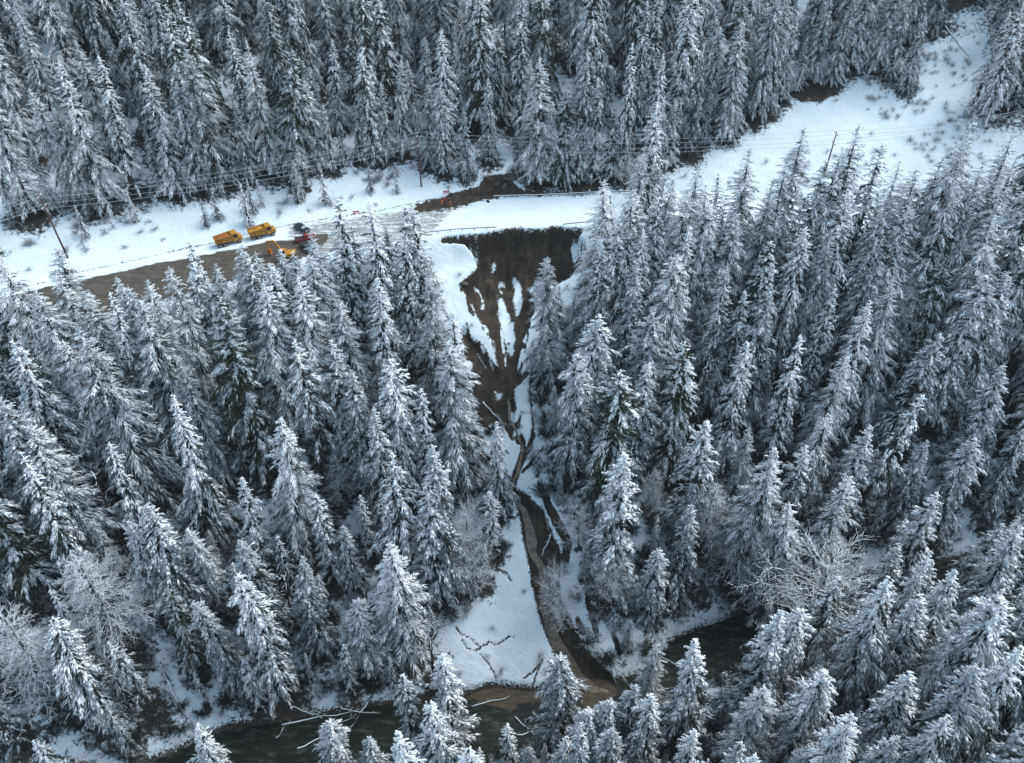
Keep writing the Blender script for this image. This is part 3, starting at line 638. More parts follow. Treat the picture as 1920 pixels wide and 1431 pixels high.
for i, (x, y, z, H, kd, wf, hand) in enumerate(trees):
    pk = '%s%d' % (kd, (i*7+int(abs(x)*3)) % var[kd]); H0, cm, tm = PR[pk]
    s = H/H0; sw = s*wf*(38/max(H, 20))**.3*rr.uniform(.9, 1.25)*(1.2 if y > float(np.interp(x, *FAR)) else 1.3)
    if kd == 'Y' or H < 18: sw = s*wf*1.25 if kd != 'Y' else s*wf
    rz = rr.uniform(0, 6.28); tilt = (rr.gauss(0, .022), rr.gauss(0, .022)) if rr.random() < .88 else (rr.gauss(0, .07), rr.gauss(0, .07))
    if i not in indiv:
        if vis[i] > 0 or (abs(x) < 200 and rr.random() < .6): stuff.setdefault(pk, []).append((x, y, z, rz, sw, sw, s))
        continue
    tx, ty, _ = proj(x, y, z+H); yf = float(np.interp(x, *FAR)); r0 = float(np.interp(x, *RIV0)); yn = float(np.interp(x, *NEAR))
    zone = 'behind the road' if y > yf else 'on the near bank' if y < r0 else ('left of the slide' if tx < 930 else 'right of the slide')
    pos = 'tip %s percent across, %s down' % (words(tx/19.2), words(ty/14.31))
    if ty < 0: pos = 'tip above the frame, %s percent across' % words(tx/19.2)
    elif tx < 0: pos = 'tip past left edge, %s percent down' % words(ty/14.31)
    elif tx > 1920: pos = 'tip past right edge, %s percent down' % words(ty/14.31)
    elif ty > 1431: pos = 'tip below the bottom edge, %s percent across' % words(tx/19.2)
    lb = '%s %s, %s' % (LOOK[kd], zone, pos)
    for (ox, oy, txt) in SPECIAL:
        if hand and abs(ox-tx) < 4 and abs(oy-ty) < 4: lb = txt
    if lb in used:
        for ex in ('farther', 'smaller', 'half hidden', 'hindmost', 'leftmost', 'nearer', 'taller'):
            if lb.replace(LOOK[kd], ex+' '+LOOK[kd]) not in used: lb = lb.replace(LOOK[kd], ex+' '+LOOK[kd]); break
    used.add(lb)
    o = thing(NAME.get(kd, 'snowy_conifer'), lb, 'tree', (x, y, z), rz, 'bare frosted trees' if kd in 'LBK' else 'snowy conifers ' + zone)
    o.scale = (sw, sw, s); o.rotation_euler = (tilt[0], tilt[1], rz)
    link('crown', cm, o); link('trunk', tm, o)

def scatter(name, srcs, label, cat):
    """one mass: geometry-node instances of the given meshes on points"""
    pts, rot, scl, idx = [], [], [], []
    for j, (sobj, lst) in enumerate(srcs):
        for (x, y, z, rz, a, b, c_) in lst: pts.append((x, y, z)); rot.append((0, 0, rz)); scl.append((a, b, c_)); idx.append(j)
    me = bpy.data.meshes.new(name); me.from_pydata(pts, [], [])
    for nm, tp, arr, key_ in (('rot', 'FLOAT_VECTOR', rot, 'vector'), ('scl', 'FLOAT_VECTOR', scl, 'vector'), ('idx', 'INT', idx, 'value')):
        at = me.attributes.new(nm, tp, 'POINT'); at.data.foreach_set(key_, np.array(arr, np.int32 if tp == 'INT' else np.float32).reshape(-1))
    o = link(name, me, kind='stuff', label=label, category=cat)
    ng = bpy.data.node_groups.new(name, 'GeometryNodeTree')
    ng.interface.new_socket('Geometry', in_out='INPUT', socket_type='NodeSocketGeometry'); ng.interface.new_socket('Geometry', in_out='OUTPUT', socket_type='NodeSocketGeometry')
    gi = ng.nodes.new('NodeGroupInput'); go = ng.nodes.new('NodeGroupOutput'); jn = ng.nodes.new('GeometryNodeJoinGeometry')
    def na(nm, tp):
        n_ = ng.nodes.new('GeometryNodeInputNamedAttribute'); n_.data_type = tp; n_.inputs[0].default_value = nm; return n_.outputs[0]
    rv, sv, iv = na('rot', 'FLOAT_VECTOR'), na('scl', 'FLOAT_VECTOR'), na('idx', 'INT')
    for j, (sobj, lst) in enumerate(srcs):
        cmp_ = ng.nodes.new('FunctionNodeCompare'); cmp_.data_type = 'INT'; cmp_.operation = 'EQUAL'; ng.links.new(iv, cmp_.inputs[2]); cmp_.inputs[3].default_value = j
        oi_ = ng.nodes.new('GeometryNodeObjectInfo'); oi_.inputs[0].default_value = sobj; oi_.transform_space = 'ORIGINAL'
        ip = ng.nodes.new('GeometryNodeInstanceOnPoints'); ng.links.new(gi.outputs[0], ip.inputs['Points']); ng.links.new(cmp_.outputs[0], ip.inputs['Selection'])
        ng.links.new(oi_.outputs['Geometry'], ip.inputs['Instance']); ng.links.new(rv, ip.inputs['Rotation']); ng.links.new(sv, ip.inputs['Scale'])
        ng.links.new(ip.outputs[0], jn.inputs[0])
    ng.links.new(jn.outputs[0], go.inputs[0])
    md = o.modifiers.new('scatter', 'NODES'); md.node_group = ng
    return o
def placed(mesh):          # a linked object that already carries this mesh
    for o in COL.objects:
        if o.data == mesh: return o
    o = bpy.data.objects.new('source', mesh); return o
srcs = []
for pk, lst in stuff.items():
    H0, cm, tm = PR[pk]; srcs += [(placed(cm), lst), (placed(tm), lst)]
# snowless litter under the crowns, spread wider to paint shade into the gaps
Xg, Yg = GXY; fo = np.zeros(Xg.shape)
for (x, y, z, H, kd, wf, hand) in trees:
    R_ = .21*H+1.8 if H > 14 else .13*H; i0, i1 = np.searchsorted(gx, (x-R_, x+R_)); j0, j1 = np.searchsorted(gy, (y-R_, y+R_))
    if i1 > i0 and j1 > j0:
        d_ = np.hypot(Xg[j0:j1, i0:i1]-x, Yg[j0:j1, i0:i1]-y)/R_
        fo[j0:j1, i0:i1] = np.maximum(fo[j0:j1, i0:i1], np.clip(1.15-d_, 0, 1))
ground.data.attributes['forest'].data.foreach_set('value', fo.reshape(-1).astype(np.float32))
scatter('distant_conifers', srcs, 'rest of the snowy forest filling the gaps between trees', 'forest')

# ------------------------------------------------------------------ undergrowth on banks and slopes
k = N('brush_twigs', .85, .2)
k.col(k.mix(k.ramp(k.noise(1.8, 4, .7), .42, .62), (.09, .085, .08), (.60, .65, .68))); M_brush = k.m
def shrub(seed, r_=1.0, up=R(50), mats=None, n=26, w=.035):
    r = random.Random(seed); sp = Spikes()
    for i in range(n):
        a = r.uniform(0, 6.28); e = up+r.uniform(-.5, .45); L = r_*r.uniform(.6, 1.2); p = (r.uniform(-.2, .2), r.uniform(-.2, .2), -.1)
        for s in range(3):
            q = (p[0]+math.cos(a)*math.cos(e)*L/3, p[1]+math.sin(a)*math.cos(e)*L/3, p[2]+math.sin(e)*L/3)
            sp.add(p, tuple(q[j]+(q[j]-p[j])*.3 for j in range(3)), w, 2 if r.random() < .7 else 1)
            for side in (-1, 1):
                a2 = a+side*r.uniform(.4, 1); e2 = e+r.uniform(-.5, .3); l2 = L*r.uniform(.25, .45)
                sp.add(q, (q[0]+math.cos(a2)*math.cos(e2)*l2, q[1]+math.sin(a2)*math.cos(e2)*l2, q[2]+math.sin(e2)*l2), w*.8, 2 if r.random() < .75 else 1)
            p = q; e -= r.uniform(0, .3); a += r.uniform(-.3, .3)
    return sp.mesh('shrub', mats or [M_brush, M_bark])
sh = [bpy.data.objects.new('shrub_source', shrub(90, 1.6)), bpy.data.objects.new('shrub_source', shrub(91, 1.1, R(35))), bpy.data.objects.new('shrub_source', shrub(92, 2.6, R(62), None, 20, .045)),
      bpy.data.objects.new('shrub_source', shrub(93, 1.3, R(35), [M_dark, M_bark], 26, .07)), bpy.data.objects.new('shrub_source', shrub(94, 2.2, R(48), [M_needle, M_dark], 34, .08))]
sh.append(bpy.data.objects.new('shrub_source', shrub(95, 1.2, R(55), [M_frost, M_brush], 20, .03)))
lists = [[], [], [], [], [], []]
SHZ = [[(560,345),(640,330),(760,318),(850,330),(860,355),(800,368),(700,382),(620,390),(570,400)], [(60,445),(200,395),(330,368),(420,375),(330,395),(180,420),(80,490)],
       [(1570,190),(1650,120),(1760,110),(1800,200),(1850,240),(1800,290),(1600,270),(1560,210)],[(1420,300),(1500,270),(1640,290),(1750,330),(1400,340)],[(1730,80),(1820,90),(1810,200),(1720,180)]]
SLIDEC = CLEAR[0]
r8 = np.random.RandomState(8); XX, YY, PP = r8.uniform(-175, 175, 30000), r8.uniform(60, 330, 30000), r8.uniform(0, 1, 30000)
ZZ = zbase(XX, YY); AA, BB, _d = proj(XX, YY, ZZ)
yf_, yn_, r1_, r0_ = [np.interp(XX, *L_) for L_ in (FAR, NEAR, RIV1, RIV0)]
s0_ = sdist(AA, BB, SLIDEC); s1_ = sdist(AA, BB, CLEAR[1]); inz_ = np.max([sdist(AA, BB, q) for q in SHZ], 0); fr_ = YY > yf_
cl_ = sstep(.05, .4, fbm(XX, YY, 5, 91))
pr_ = np.where(fr_ & ((s0_ > 0) | (s1_ > 0)), np.where(inz_ > 0, .05+.75*cl_, .03+.15*cl_), np.where(s0_ > 6, .03, np.where(s0_ > 0, .15, np.where(s1_ > 0, .04, np.where(fr_, .2, .5)))))
ok_ = (PP < pr_) & ~((YY > yn_-2) & (YY < yf_+3)) & ~((YY > r0_) & (YY < r1_+1.5)) & (AA > -100) & (AA < 2020) & (BB > -60) & (BB < 1500) & (sdist(AA, BB, SCAR) < -4) & (pdist(AA, BB, CUT) < -2)
for x, y, z, yf in zip(XX[ok_], YY[ok_], ZZ[ok_], yf_[ok_]):
    j = rr.choice((0, 1)) if sdist(np.array([proj(x, y, z)[0]]), np.array([proj(x, y, z)[1]]), SLIDEC)[0] > -8 else rr.choice((0, 0, 1, 2, 3, 4, 4)) if not (y > yf) else rr.choice((5, 5, 5, 0, 5, 1))
    s = rr.uniform(.6, 1.3)
    lists[j].append((x, y, z, rr.uniform(0, 6.28), s, s, s))
scatter('frosted_undergrowth', [(sh[j], lists[j]) for j in range(6)], 'frosted brush and twigs poking through the snow between the trees', 'brush')
def rock_mesh(seed):
    import bmesh
    b = bmesh.new(); bmesh.ops.create_icosphere(b, subdivisions=2, radius=.5); r = random.Random(seed); ph = [r.uniform(0, 6) for _ in range(3)]
    for v in b.verts: v.co *= 1+.22*math.sin(v.co.x*6+ph[0])+.15*math.sin(v.co.y*8+ph[1]); v.co.z *= .7
    me = bpy.data.meshes.new('rock'); b.to_mesh(me); b.free(); me.materials.append(M_rock); return me
M_rock = snowtop('wet_rock', (.03, .026, .022), (.10, .088, .075), 1.0, 1.2)
rk = [bpy.data.objects.new('rock_source', rock_mesh(i)) for i in range(3)]; rl = [[], [], []]
XR, YR = r8.uniform(-26, 33, 6500), r8.uniform(92, 228, 6500); AR, BR, _d = proj(XR, YR, zcarved(XR, YR))
sr, cr_ = sdist(AR, BR, SCAR), pdist(AR, BR, CUT); pr2 = r8.uniform(0, 1, 6500)
mr_ = sdist(AR, BR, MUDW); okr = ((mr_ > -4) & (pr2 < .35)) | ((sr > 0) & (BR > 470) & (pr2 < .02+.12*sstep(560, 720, BR))) | ((cr_ > -1) & (cr_ < 14) & (BR < 1290) & (pr2 < .2)) | ((np.abs(sr) < 6) & (BR > 460) & (pr2 < .15))
for q_, (x, y, z) in enumerate(zip(XR[okr], YR[okr], zcarved(XR[okr], YR[okr]))):
    c_ = rr.uniform(.3, 1.0)*(1.8 if rr.random() < .08 else 1); rl[q_ % 3].append((x, y, z, rr.uniform(0, 6.28), c_*rr.uniform(.8, 1.4), c_, c_*.9))
scatter('slide_rubble', list(zip(rk, rl)), 'wet rocks and rubble strewn over the slide scar and creek banks', 'rubble')
print('SHRUBS', sum(map(len, lists)))

# ------------------------------------------------------------------ logs, snags
def ground_pt(px_, py_, off=.2):
    x, y, z = hit(px_, py_); return (x, y, max(float(zcarved(x, y)[0]), .0)+off)
def log(p0, p1, r0, r1, label, name='fallen_log', stubs=4, seed=1, z1=None, mat=None):
    a = np.array(ground_pt(*p0)); b = np.array(ground_pt(*p1))
    if z1 is not None: b[2] += z1
    r = random.Random(seed); n = 7
    P = [a+(b-a)*i/(n-1)+np.array([r.uniform(-.22, .22), r.uniform(-.3, .3), r.uniform(-.12, .05)])*(0 < i < n-1)-a for i in range(n)]
    o = thing(name, label, 'log' if 'log' in name else 'snag', tuple(a), 0, None, tube(P, [(r0+(r1-r0)*i/(n-1))*.85*r.uniform(.88, 1.12)*(1.5 if i == 0 else 1)*(.45 if i == n-1 else 1) for i in range(n)], mat or M_log, 'log'))
    L = np.linalg.norm(b-a); d = (b-a)/L
    for j in range(stubs):
        u = r.uniform(.25, .95); q = (b-a)*u; v = np.array([r.uniform(-1, 1), r.uniform(-1, 1), r.uniform(.1, .9)]); v /= np.linalg.norm(v)
        v = v*.7+d*.7; l_ = r.uniform(.6, 2.2)*min(1, L/12)
        link('branch', tube([q, q+v*l_*.5, q+v*l_+np.array([0, 0, .1])], [.07, .05, .02], mat or M_log, 'branch', 6), o)
    return o
log((530,1364), (680,1331), .22, .12, 'longest snow-covered log at the far river edge, lower left', seed=1, stubs=7)
log((548,1326), (602,1349), .2, .1, 'short snowy log crossing the long log at the far river bank', seed=2)
log((690,1318), (655,1382), .2, .09, 'snowy log slanting from the bank into the dark river', seed=3)
log((560,1412), (650,1370), .2, .1, 'snowy log lying in the river beside a near-bank conifer', seed=4)
log((884,1334), (957,1311), .16, .1, 'thin pale log afloat on the brown water below the snow bluff', seed=5, stubs=1)
log((968,1386), (1045,1372), .18, .1, 'branched snowy log in the river below the creek mouth', seed=6, stubs=9)
log((1213,1306), (1165,1165), .2, .12, 'long pale dead trunk leaning from the river up the bank, right of creek', seed=7, stubs=2)
log((1208,1306), (1258,1296), .16, .1, 'short snowy log across the foot of the long leaning trunk', seed=8, stubs=1)
log((1016,946), (1031,995), .22, .14, 'snowy log lying along the right bank of the muddy creek', seed=9, stubs=1)
log((1393,1143), (1427,1168), .25, .14, 'snowy log sticking out over the dark river bend at right', seed=10, stubs=2)
log((1198,895), (1246,946), .12, .07, 'thin dark pole lying on the snow strip right of the slide', seed=11, stubs=0, mat=M_bark)
log((1772,50), (1816,108), .22, .12, 'dark bare log on the snow chute at top right', seed=12, stubs=3, mat=M_bark)
log((600,1372), (668,1352), .12, .05, 'thin forked branch lying just below the long river log', 'driftwood_branch', 8, 21)
log((520,1392), (545,1352), .12, .05, 'short snowy branch at the left end of the long river log', 'driftwood_branch', 5, 22)
log((640,1330), (716,1346), .16, .08, 'snowy log half on the bank right of the crossing logs', seed=23, stubs=6)
log((965,1352), (1012,1392), .14, .06, 'branched limb hanging in the river below the brown water', 'driftwood_branch', 9, 24)
log((1128,1215), (1180,1296), .14, .08, 'thin snowy trunk between the leaning trunk and creek mouth', seed=25, stubs=5)
log((1230,1225), (1275,1262), .16, .08, 'snowy log at the bank of the dark pool', seed=26, stubs=7)
log((1010,880), (985,925), .18, .1, 'dark log jammed across the head of the muddy creek', seed=27, stubs=4, mat=M_bark)
log((1040,985), (1012,1035), .2, .1, 'uprooted dark trunk on the cut bank right of the creek', seed=28, stubs=6, mat=M_bark)
log((905,745), (945,790), .2, .1, 'broken dark trunk in the foot of the brown scar', seed=29, stubs=5, mat=M_bark)
log((1000,640), (975,700), .16, .08, 'dark fallen trunk at the right edge of the scar gullies', seed=30, stubs=5, mat=M_bark)
log((310,1268), (352,1350), .3, .2, 'dark leaning trunk above a snow patch at lower left river bank', seed=13, stubs=3, mat=M_bark)
log((1140,1240), (1158,1292), .16, .1, 'dark slanting stick on the bank left of the long pale trunk', seed=14, stubs=1)
log((1740,900), (1808,872), .2, .08, 'snowy dead branchy trunk jutting between the conifers at right', seed=15, stubs=6, z1=4)

# ------------------------------------------------------------------ mesh toolkit for built objects
class MB:
    def __init__(s): s.v = []; s.f = []; s.m = []; s.mats = []
    def _m(s, mat):
        if mat not in s.mats: s.mats.append(mat)
        return s.mats.index(mat)
    def hull(s, a, b, mat):
        """box between two rectangles (x0,x1,z0,z1) at y... a=(y,(x0,x1,z0,z1))"""
        i = len(s.v); (ya, ra), (yb, rb) = a, b
        for yy, (x0, x1, z0, z1) in ((ya, ra), (yb, rb)): s.v += [(x0, yy, z0), (x1, yy, z0), (x1, yy, z1), (x0, yy, z1)]
        s.f += [tuple(i+j for j in q) for q in ((0, 1, 2, 3), (7, 6, 5, 4), (0, 4, 5, 1), (1, 5, 6, 2), (2, 6, 7, 3), (3, 7, 4, 0))]; s.m += [s._m(mat)]*6
    def box(s, x0, x1, y0, y1, z0, z1, mat): s.hull((y0, (x0, x1, z0, z1)), (y1, (x0, x1, z0, z1)), mat)
    def prof(s, pts, y0, y1, mat, inset=None):
        """side profile (x,z) extruded along y; inset(z) narrows it"""
        i = len(s.v); n = len(pts); g = inset or (lambda z: 0)
        s.v += [(x, y0+g(z), z) for x, z in pts]+[(x, y1-g(z), z) for x, z in pts]
        s.f += [tuple(range(i, i+n)), tuple(range(i+2*n-1, i+n-1, -1))]+[(i+j, i+n+j, i+n+(j+1) % n, i+(j+1) % n) for j in range(n)]; s.m += [s._m(mat)]*(n+2)
    def cyl(s, c, r_, h, mat, axis='y', n=18, r2=None):
        i = len(s.v); r2 = r_ if r2 is None else r2
        for k_, rr_ in ((0, r_), (1, r2)):
            for j in range(n):
                t = 2*math.pi*j/n; u, v = math.cos(t)*rr_, math.sin(t)*rr_; w = -h/2 if not k_ else h/2
                s.v.append((c[0]+u, c[1]+w, c[2]+v) if axis == 'y' else (c[0]+w, c[1]+u, c[2]+v) if axis == 'x' else (c[0]+u, c[1]+v, c[2]+w))
        s.f += [tuple(range(i, i+n)), tuple(range(i+2*n-1, i+n-1, -1))]+[(i+j, i+n+j, i+n+(j+1) % n, i+(j+1) % n) for j in range(n)]; s.m += [s._m(mat)]*(n+2)
    def build(s, name, parent=None, bevel=0.0):
        me = bpy.data.meshes.new(name); me.from_pydata(s.v, [], s.f)
        for m in s.mats: me.materials.append(m)
        me.polygons.foreach_set('material_index', s.m); me.update()
        import bmesh
        b = bmesh.new(); b.from_mesh(me); bmesh.ops.recalc_face_normals(b, faces=b.faces); b.to_mesh(me); b.free()
        o = link(name, me, parent)
        if bevel:
            md = o.modifiers.new('bevel', 'BEVEL'); md.width = bevel; md.segments = 2; md.limit_method = 'ANGLE'
        return o
M_yel = plain('yellow_paint', (.42, .20, .025), .55, 0, .35, 1.3); M_org = plain('worn_orange_paint', (.34, .11, .025), .6, 0, .4, 2)
M_rub = plain('tyre_rubber', (.02, .02, .022), .9); M_glass = plain('dark_window_glass', (.02, .025, .03), .1, 0, .1, 3, .6)
M_blk = plain('black_metal', (.025, .025, .03), .5); M_red = plain('dark_red_paint', (.22, .03, .025), .4); M_nav = plain('dark_blue_paint', (.02, .03, .045), .35)
M_grn = plain('dark_green_paint', (.03, .04, .035), .4); M_steel = plain('galvanised_steel', (.30, .31, .32), .45, .6); M_light = plain('lamp_glass', (.7, .7, .68), .2)
M_pole = plain('weathered_pole_wood', (.09, .045, .035), .9, 0, .3, 4); M_wire = plain('frosted_wire', (.45, .48, .5), .6); M_redb = plain('bright_red_plastic', (.55, .03, .03), .5)
M_hv = plain('hi_vis_orange_cloth', (.55, .09, .03), .8); M_tr = plain('yellow_green_trousers', (.36, .33, .08), .8); M_skin = plain('skin', (.42, .26, .19), .6); M_boot = plain('dark_boots', (.03, .025, .02), .7)
M_wsnow = plain('settled_snow', SNOW, .8, 0, .04, 1)
M_dsteel = plain('dirty_snowy_steel', (.12, .115, .11), .6, .3)

def wheel(root, x, y, r_, w=.32):
    m = MB(); m.cyl((x, y, r_), r_, w, M_rub); o = m.build('wheel', root, .04)
    m = MB(); m.cyl((x, y+(.01 if y > 0 else -.01)+(w/2 if y > 0 else -w/2), r_), r_*.52, .05, M_steel); m.build('rim', o)
def heading(px_, py_, dpx=40):
    """world position on the road and the direction of the road there"""
    x, y = at_plane(px_, py_, ZR); x, y = float(x), float(y)
    dy = float(np.interp(x+4, *FAR)-np.interp(x-4, *FAR))/8
    return x, y, math.atan2(dy, 1)
def dump_truck(px_, py_, label, orange=False, snowload=False):
    x, y, rz = heading(px_, py_)
    t = thing('dump_truck', label, 'dump truck', (x, y, ZR+.02), rz, 'yellow dump trucks on the road')
    m = MB(); m.box(-3.2, 3.2, -.5, .5, .75, 1.0, M_blk); m.box(-3.1, .9, -1.1, 1.1, .95, 1.08, M_blk); m.build('chassis', t)
    m = MB()   # tipper: side profile with sloped tail and cab guard
    m.prof([(-3.3, 1.2), (.9, 1.12), (1.0, 2.75), (2.2, 2.95), (2.2, 3.03), (.85, 2.9), (-3.45, 2.45)], -1.22, -1.1, M_yel)
    m.prof([(-3.3, 1.2), (.9, 1.12), (1.0, 2.75), (2.2, 2.95), (2.2, 3.03), (.85, 2.9), (-3.45, 2.45)], 1.1, 1.22, M_yel)
    m.prof([(-3.3, 1.2), (.9, 1.12), (.9, 1.32), (-3.3, 1.38)], -1.1, 1.1, M_org)
    m.box(.78, .9, -1.1, 1.1, 1.34, 2.85, M_yel); m.box(-3.42, -3.3, -1.1, 1.1, 1.25, 2.4, M_yel); m.box(.9, 2.2, -1.1, 1.1, 2.84, 2.92, M_yel)
    for i in range(5): m.box(-2.9+i*.85, -2.78+i*.85, -1.3, -1.222, 1.25, 2.4, M_org); m.box(-2.9+i*.85, -2.78+i*.85, 1.222, 1.3, 1.25, 2.4, M_org)
    b_ = m.build('tipper_body', t, .03)
    m = MB(); m.prof([(-3.25, 1.4), (.75, 1.36), (.75, 2.2), (-.6, 2.45), (-2.2, 2.2), (-3.25, 1.9)], -1.08, 1.08, M_org if not snowload else M_yel); m.build('load', b_)
    m = MB(); m.prof([(1.05, .8), (3.35, .75), (3.4, 1.75), (2.55, 1.95), (2.3, 2.72), (1.08, 2.78)], -1.1, 1.1, M_yel, lambda z: .12 if z > 2.5 else 0); c_ = m.build('cab', t, .05)
    m = MB(); m.prof([(2.62, 1.98), (2.6, 1.9), (2.36, 2.62), (2.39, 2.66)], -.95, .95, M_glass); m.build('windscreen', c_)
    for sy in (-1, 1):
        m = MB(); m.box(1.35, 2.2, sy*1.09-.02, sy*1.09+.03, 1.95, 2.55, M_glass); m.build('side_window', c_)
        m = MB(); m.cyl((3.4, sy*.85, 1.2), .13, .06, M_light, 'x'); m.build('headlight', c_)
        for wx_ in (2.45, -1.2, -2.5): wheel(t, wx_, sy*1.02, .52, .36)
    return t
dump_truck(430, 457, 'orange-yellow dump truck, left one of the pair on the snowy shoulder')
dump_truck(493, 443, 'yellow dump truck, right one of the pair, nearer the dark vehicles', snowload=True)
def car(px_, py_, label, mat, rz=None, pickup=False, name='parked_car', cat='car', L=4.6):
    x, y, r_ = heading(px_, py_); rz = r_ if rz is None else rz
    t = thing(name, label, cat, (x, y, ZR+.02), rz); h = L/2
    m = MB(); m.prof([(-h, .4), (h, .38), (h+.02, .8), (h-.15, .98), (h*.45, 1.08), (-h, 1.1)], -.92, .92, mat, lambda z: .05 if z > .9 else 0); b_ = m.build('body', t, .06)
    m = MB()
    if pickup: m.prof([(-h*.1, 1.09), (h*.42, 1.07), (h*.22, 1.66), (-h*.06, 1.72)], -.82, .82, mat, lambda z: .12 if z > 1.4 else 0)
    else: m.prof([(-h*.93, 1.09), (h*.42, 1.07), (h*.2, 1.62), (-h*.8, 1.66)], -.82, .82, mat, lambda z: .12 if z > 1.4 else 0)
    c_ = m.build('cab', t, .05)
    m = MB(); m.prof([(h*.405, 1.12), (h*.435, 1.12), (h*.25, 1.6), (h*.22, 1.6)], -.7, .7, M_glass); m.build('windscreen', c_)
    for sy in (-1, 1):
        m = MB(); m.box(-h*(.02 if pickup else .7), h*.24, sy*.8-.03, sy*.8+.02, 1.16, 1.52, M_glass); m.build('side_window', c_)
        m = MB(); m.box(h-.03, h+.05, sy*.65-.15, sy*.65+.15, .68, .86, M_light); m.build('headlight', b_)
        m = MB(); m.box(-h-.03, -h+.04, sy*.72-.1, sy*.72+.1, .75, 1.0, M_redb); m.build('tail_light', b_)
        for wx_ in (h*.62, -h*.62): wheel(t, wx_, sy*.82, .36, .24)
    if pickup:
        m = MB(); m.box(-h+.12, -h*.14, -.75, .75, 1.102, 1.13, M_blk); m.build('load_bed', t)
    return t
car(567, 433, 'dark blue car parked beside the ditch right of the dump trucks', M_nav, rz=R(-35))
car(573, 451, 'dark red pickup truck, middle of the three vehicles near the trucks', M_red, pickup=True, name='pickup_truck', cat='pickup', rz=R(25), L=5.2)
car(575, 468, 'dark green pickup truck lowest of the three, half behind tree tops', M_grn, pickup=True, name='pickup_truck', cat='pickup', rz=R(-50), L=5.0)
# excavator
x, y, rz = heading(540, 484)
t = thing('excavator', 'bright yellow excavator half hidden by frosted tree tops below the dump trucks', 'excavator', (x, y, ZR+.02), R(165))
for sy in (-1, 1):
    m = MB(); m.prof([(-1.7, .15), (-1.45, 0), (1.45, 0), (1.7, .15), (1.85, .45), (1.6, .8), (-1.6, .8), (-1.85, .45)], sy*1.15-.28, sy*1.15+.28, M_blk); m.build('track', t, .05)
m = MB(); m.box(-1.9, 1.2, -1.3, 1.3, .95, 1.75, M_yel); m.box(-1.95, -1.0, -1.3, 1.3, 1.75, 2.1, M_yel); m.cyl((0, 0, .87), .7, .2, M_blk, 'z'); b_ = m.build('house', t, .08)
m = MB(); m.prof([(-.2, 1.76), (1.25, 1.76), (1.15, 2.6), (.85, 2.95), (-.2, 2.95)], .3, 1.28, M_yel); c_ = m.build('cab', b_, .05)
m = MB(); m.box(0, .85, 1.27, 1.3, 1.9, 2.75, M_glass); m.build('side_window', c_)
m = MB(); m.prof([(1.1, 1.6), (1.5, 1.4), (3.4, 4.0), (5.1, 3.7), (5.2, 4.0), (3.2, 4.5)], -.3, .05, M_yel); m.build('boom', t, .04)
m = MB(); m.prof([(4.9, 4.2), (5.3, 4.0), (5.0, 1.6), (4.8, 1.6)], -.25, 0, M_yel); a_ = m.build('arm', t, .03)
m = MB(); m.prof([(4.6, 1.7), (5.2, 1.65), (5.3, 1.0), (4.9, .5), (4.3, .6), (4.5, .9)], -.6, .35, M_org); m.build('bucket', a_)
# guardrails
def rail(pts, label, name='guardrail', post=2.0, back=0.0, h=.75, snow=True):
    P = [at_plane(a, b, ZR) for a, b in pts]; P = [(float(a), float(b)-back) for a, b in P]
    t = thing(name, label, 'guardrail', (P[0][0], P[0][1], ZR), 0)
    o0 = np.array(P[0]); mb = MB(); V = []; Fc = []
    prof_ = [(-.04, .45), (.04, .52), (-.03, .6), (.04, .68), (-.03, .76), (-.10, .76), (-.10, .45)]
    for i, p in enumerate(P):
        d = np.array(P[min(i+1, len(P)-1)])-np.array(P[max(i-1, 0)]); d /= np.linalg.norm(d); nrm = np.array([d[1], -d[0]])
        for u, z in prof_: q = np.array(p)-o0+nrm*u; V.append((q[0], q[1], z))
    n = len(prof_)
    for i in range(len(P)-1):
        for j in range(n): Fc.append((i*n+j, i*n+(j+1) % n, (i+1)*n+(j+1) % n, (i+1)*n+j))
    Fc += [tuple(range(n)), tuple((len(P)-1)*n+j for j in range(n-1, -1, -1))]
    me = bpy.data.meshes.new('beam'); me.from_pydata(V, [], Fc); me.materials.append(M_dsteel); link('beam', me, t)
    L = 0; nextp = .3
    for i in range(len(P)-1):
        a, b = np.array(P[i]), np.array(P[i+1]); sl_ = np.linalg.norm(b-a)
        while nextp < L+sl_:
            q = a+(b-a)*(nextp-L)/sl_-o0; m = MB(); m.box(q[0]-.08, q[0]+.08, q[1]+.0, q[1]+.12, -.3, .8, M_pole); m.build('post', t); nextp += post*1.6
        L += sl_
    if snow:
        V = []; Fc = []
        for i, p in enumerate(P):
            q = np.array(p)-o0
            V += [(q[0], q[1]-.07, .765), (q[0], q[1]+.02, .86+.02*math.sin(i*2)), (q[0], q[1]+.1, .765)]
        for i in range(len(P)-1): Fc += [(i*3, i*3+1, i*3+4, i*3+3), (i*3+1, i*3+2, i*3+5, i*3+4), (i*3+2, i*3, i*3+3, i*3+5)]
        me = bpy.data.meshes.new('snow_cap'); me.from_pydata(V, [], Fc); me.materials.append(M_wsnow); link('snow_cap', me, t)
    return t
rail([(796,440),(820,437.5),(850,434),(880,432),(905,431),(931,430)], 'snow-topped guardrail ending broken at the left lip of the slide')
rail([(1056,424.5),(1075,422.5),(1090,421),(1105,420),(1180,419),(1260,419)], 'guardrail starting again at the right lip of the slide')
rail([(925,372),(960,371),(1000,370),(1060,367.5),(1130,364),(1200,362)], 'long guardrail along the forest side of the white road')
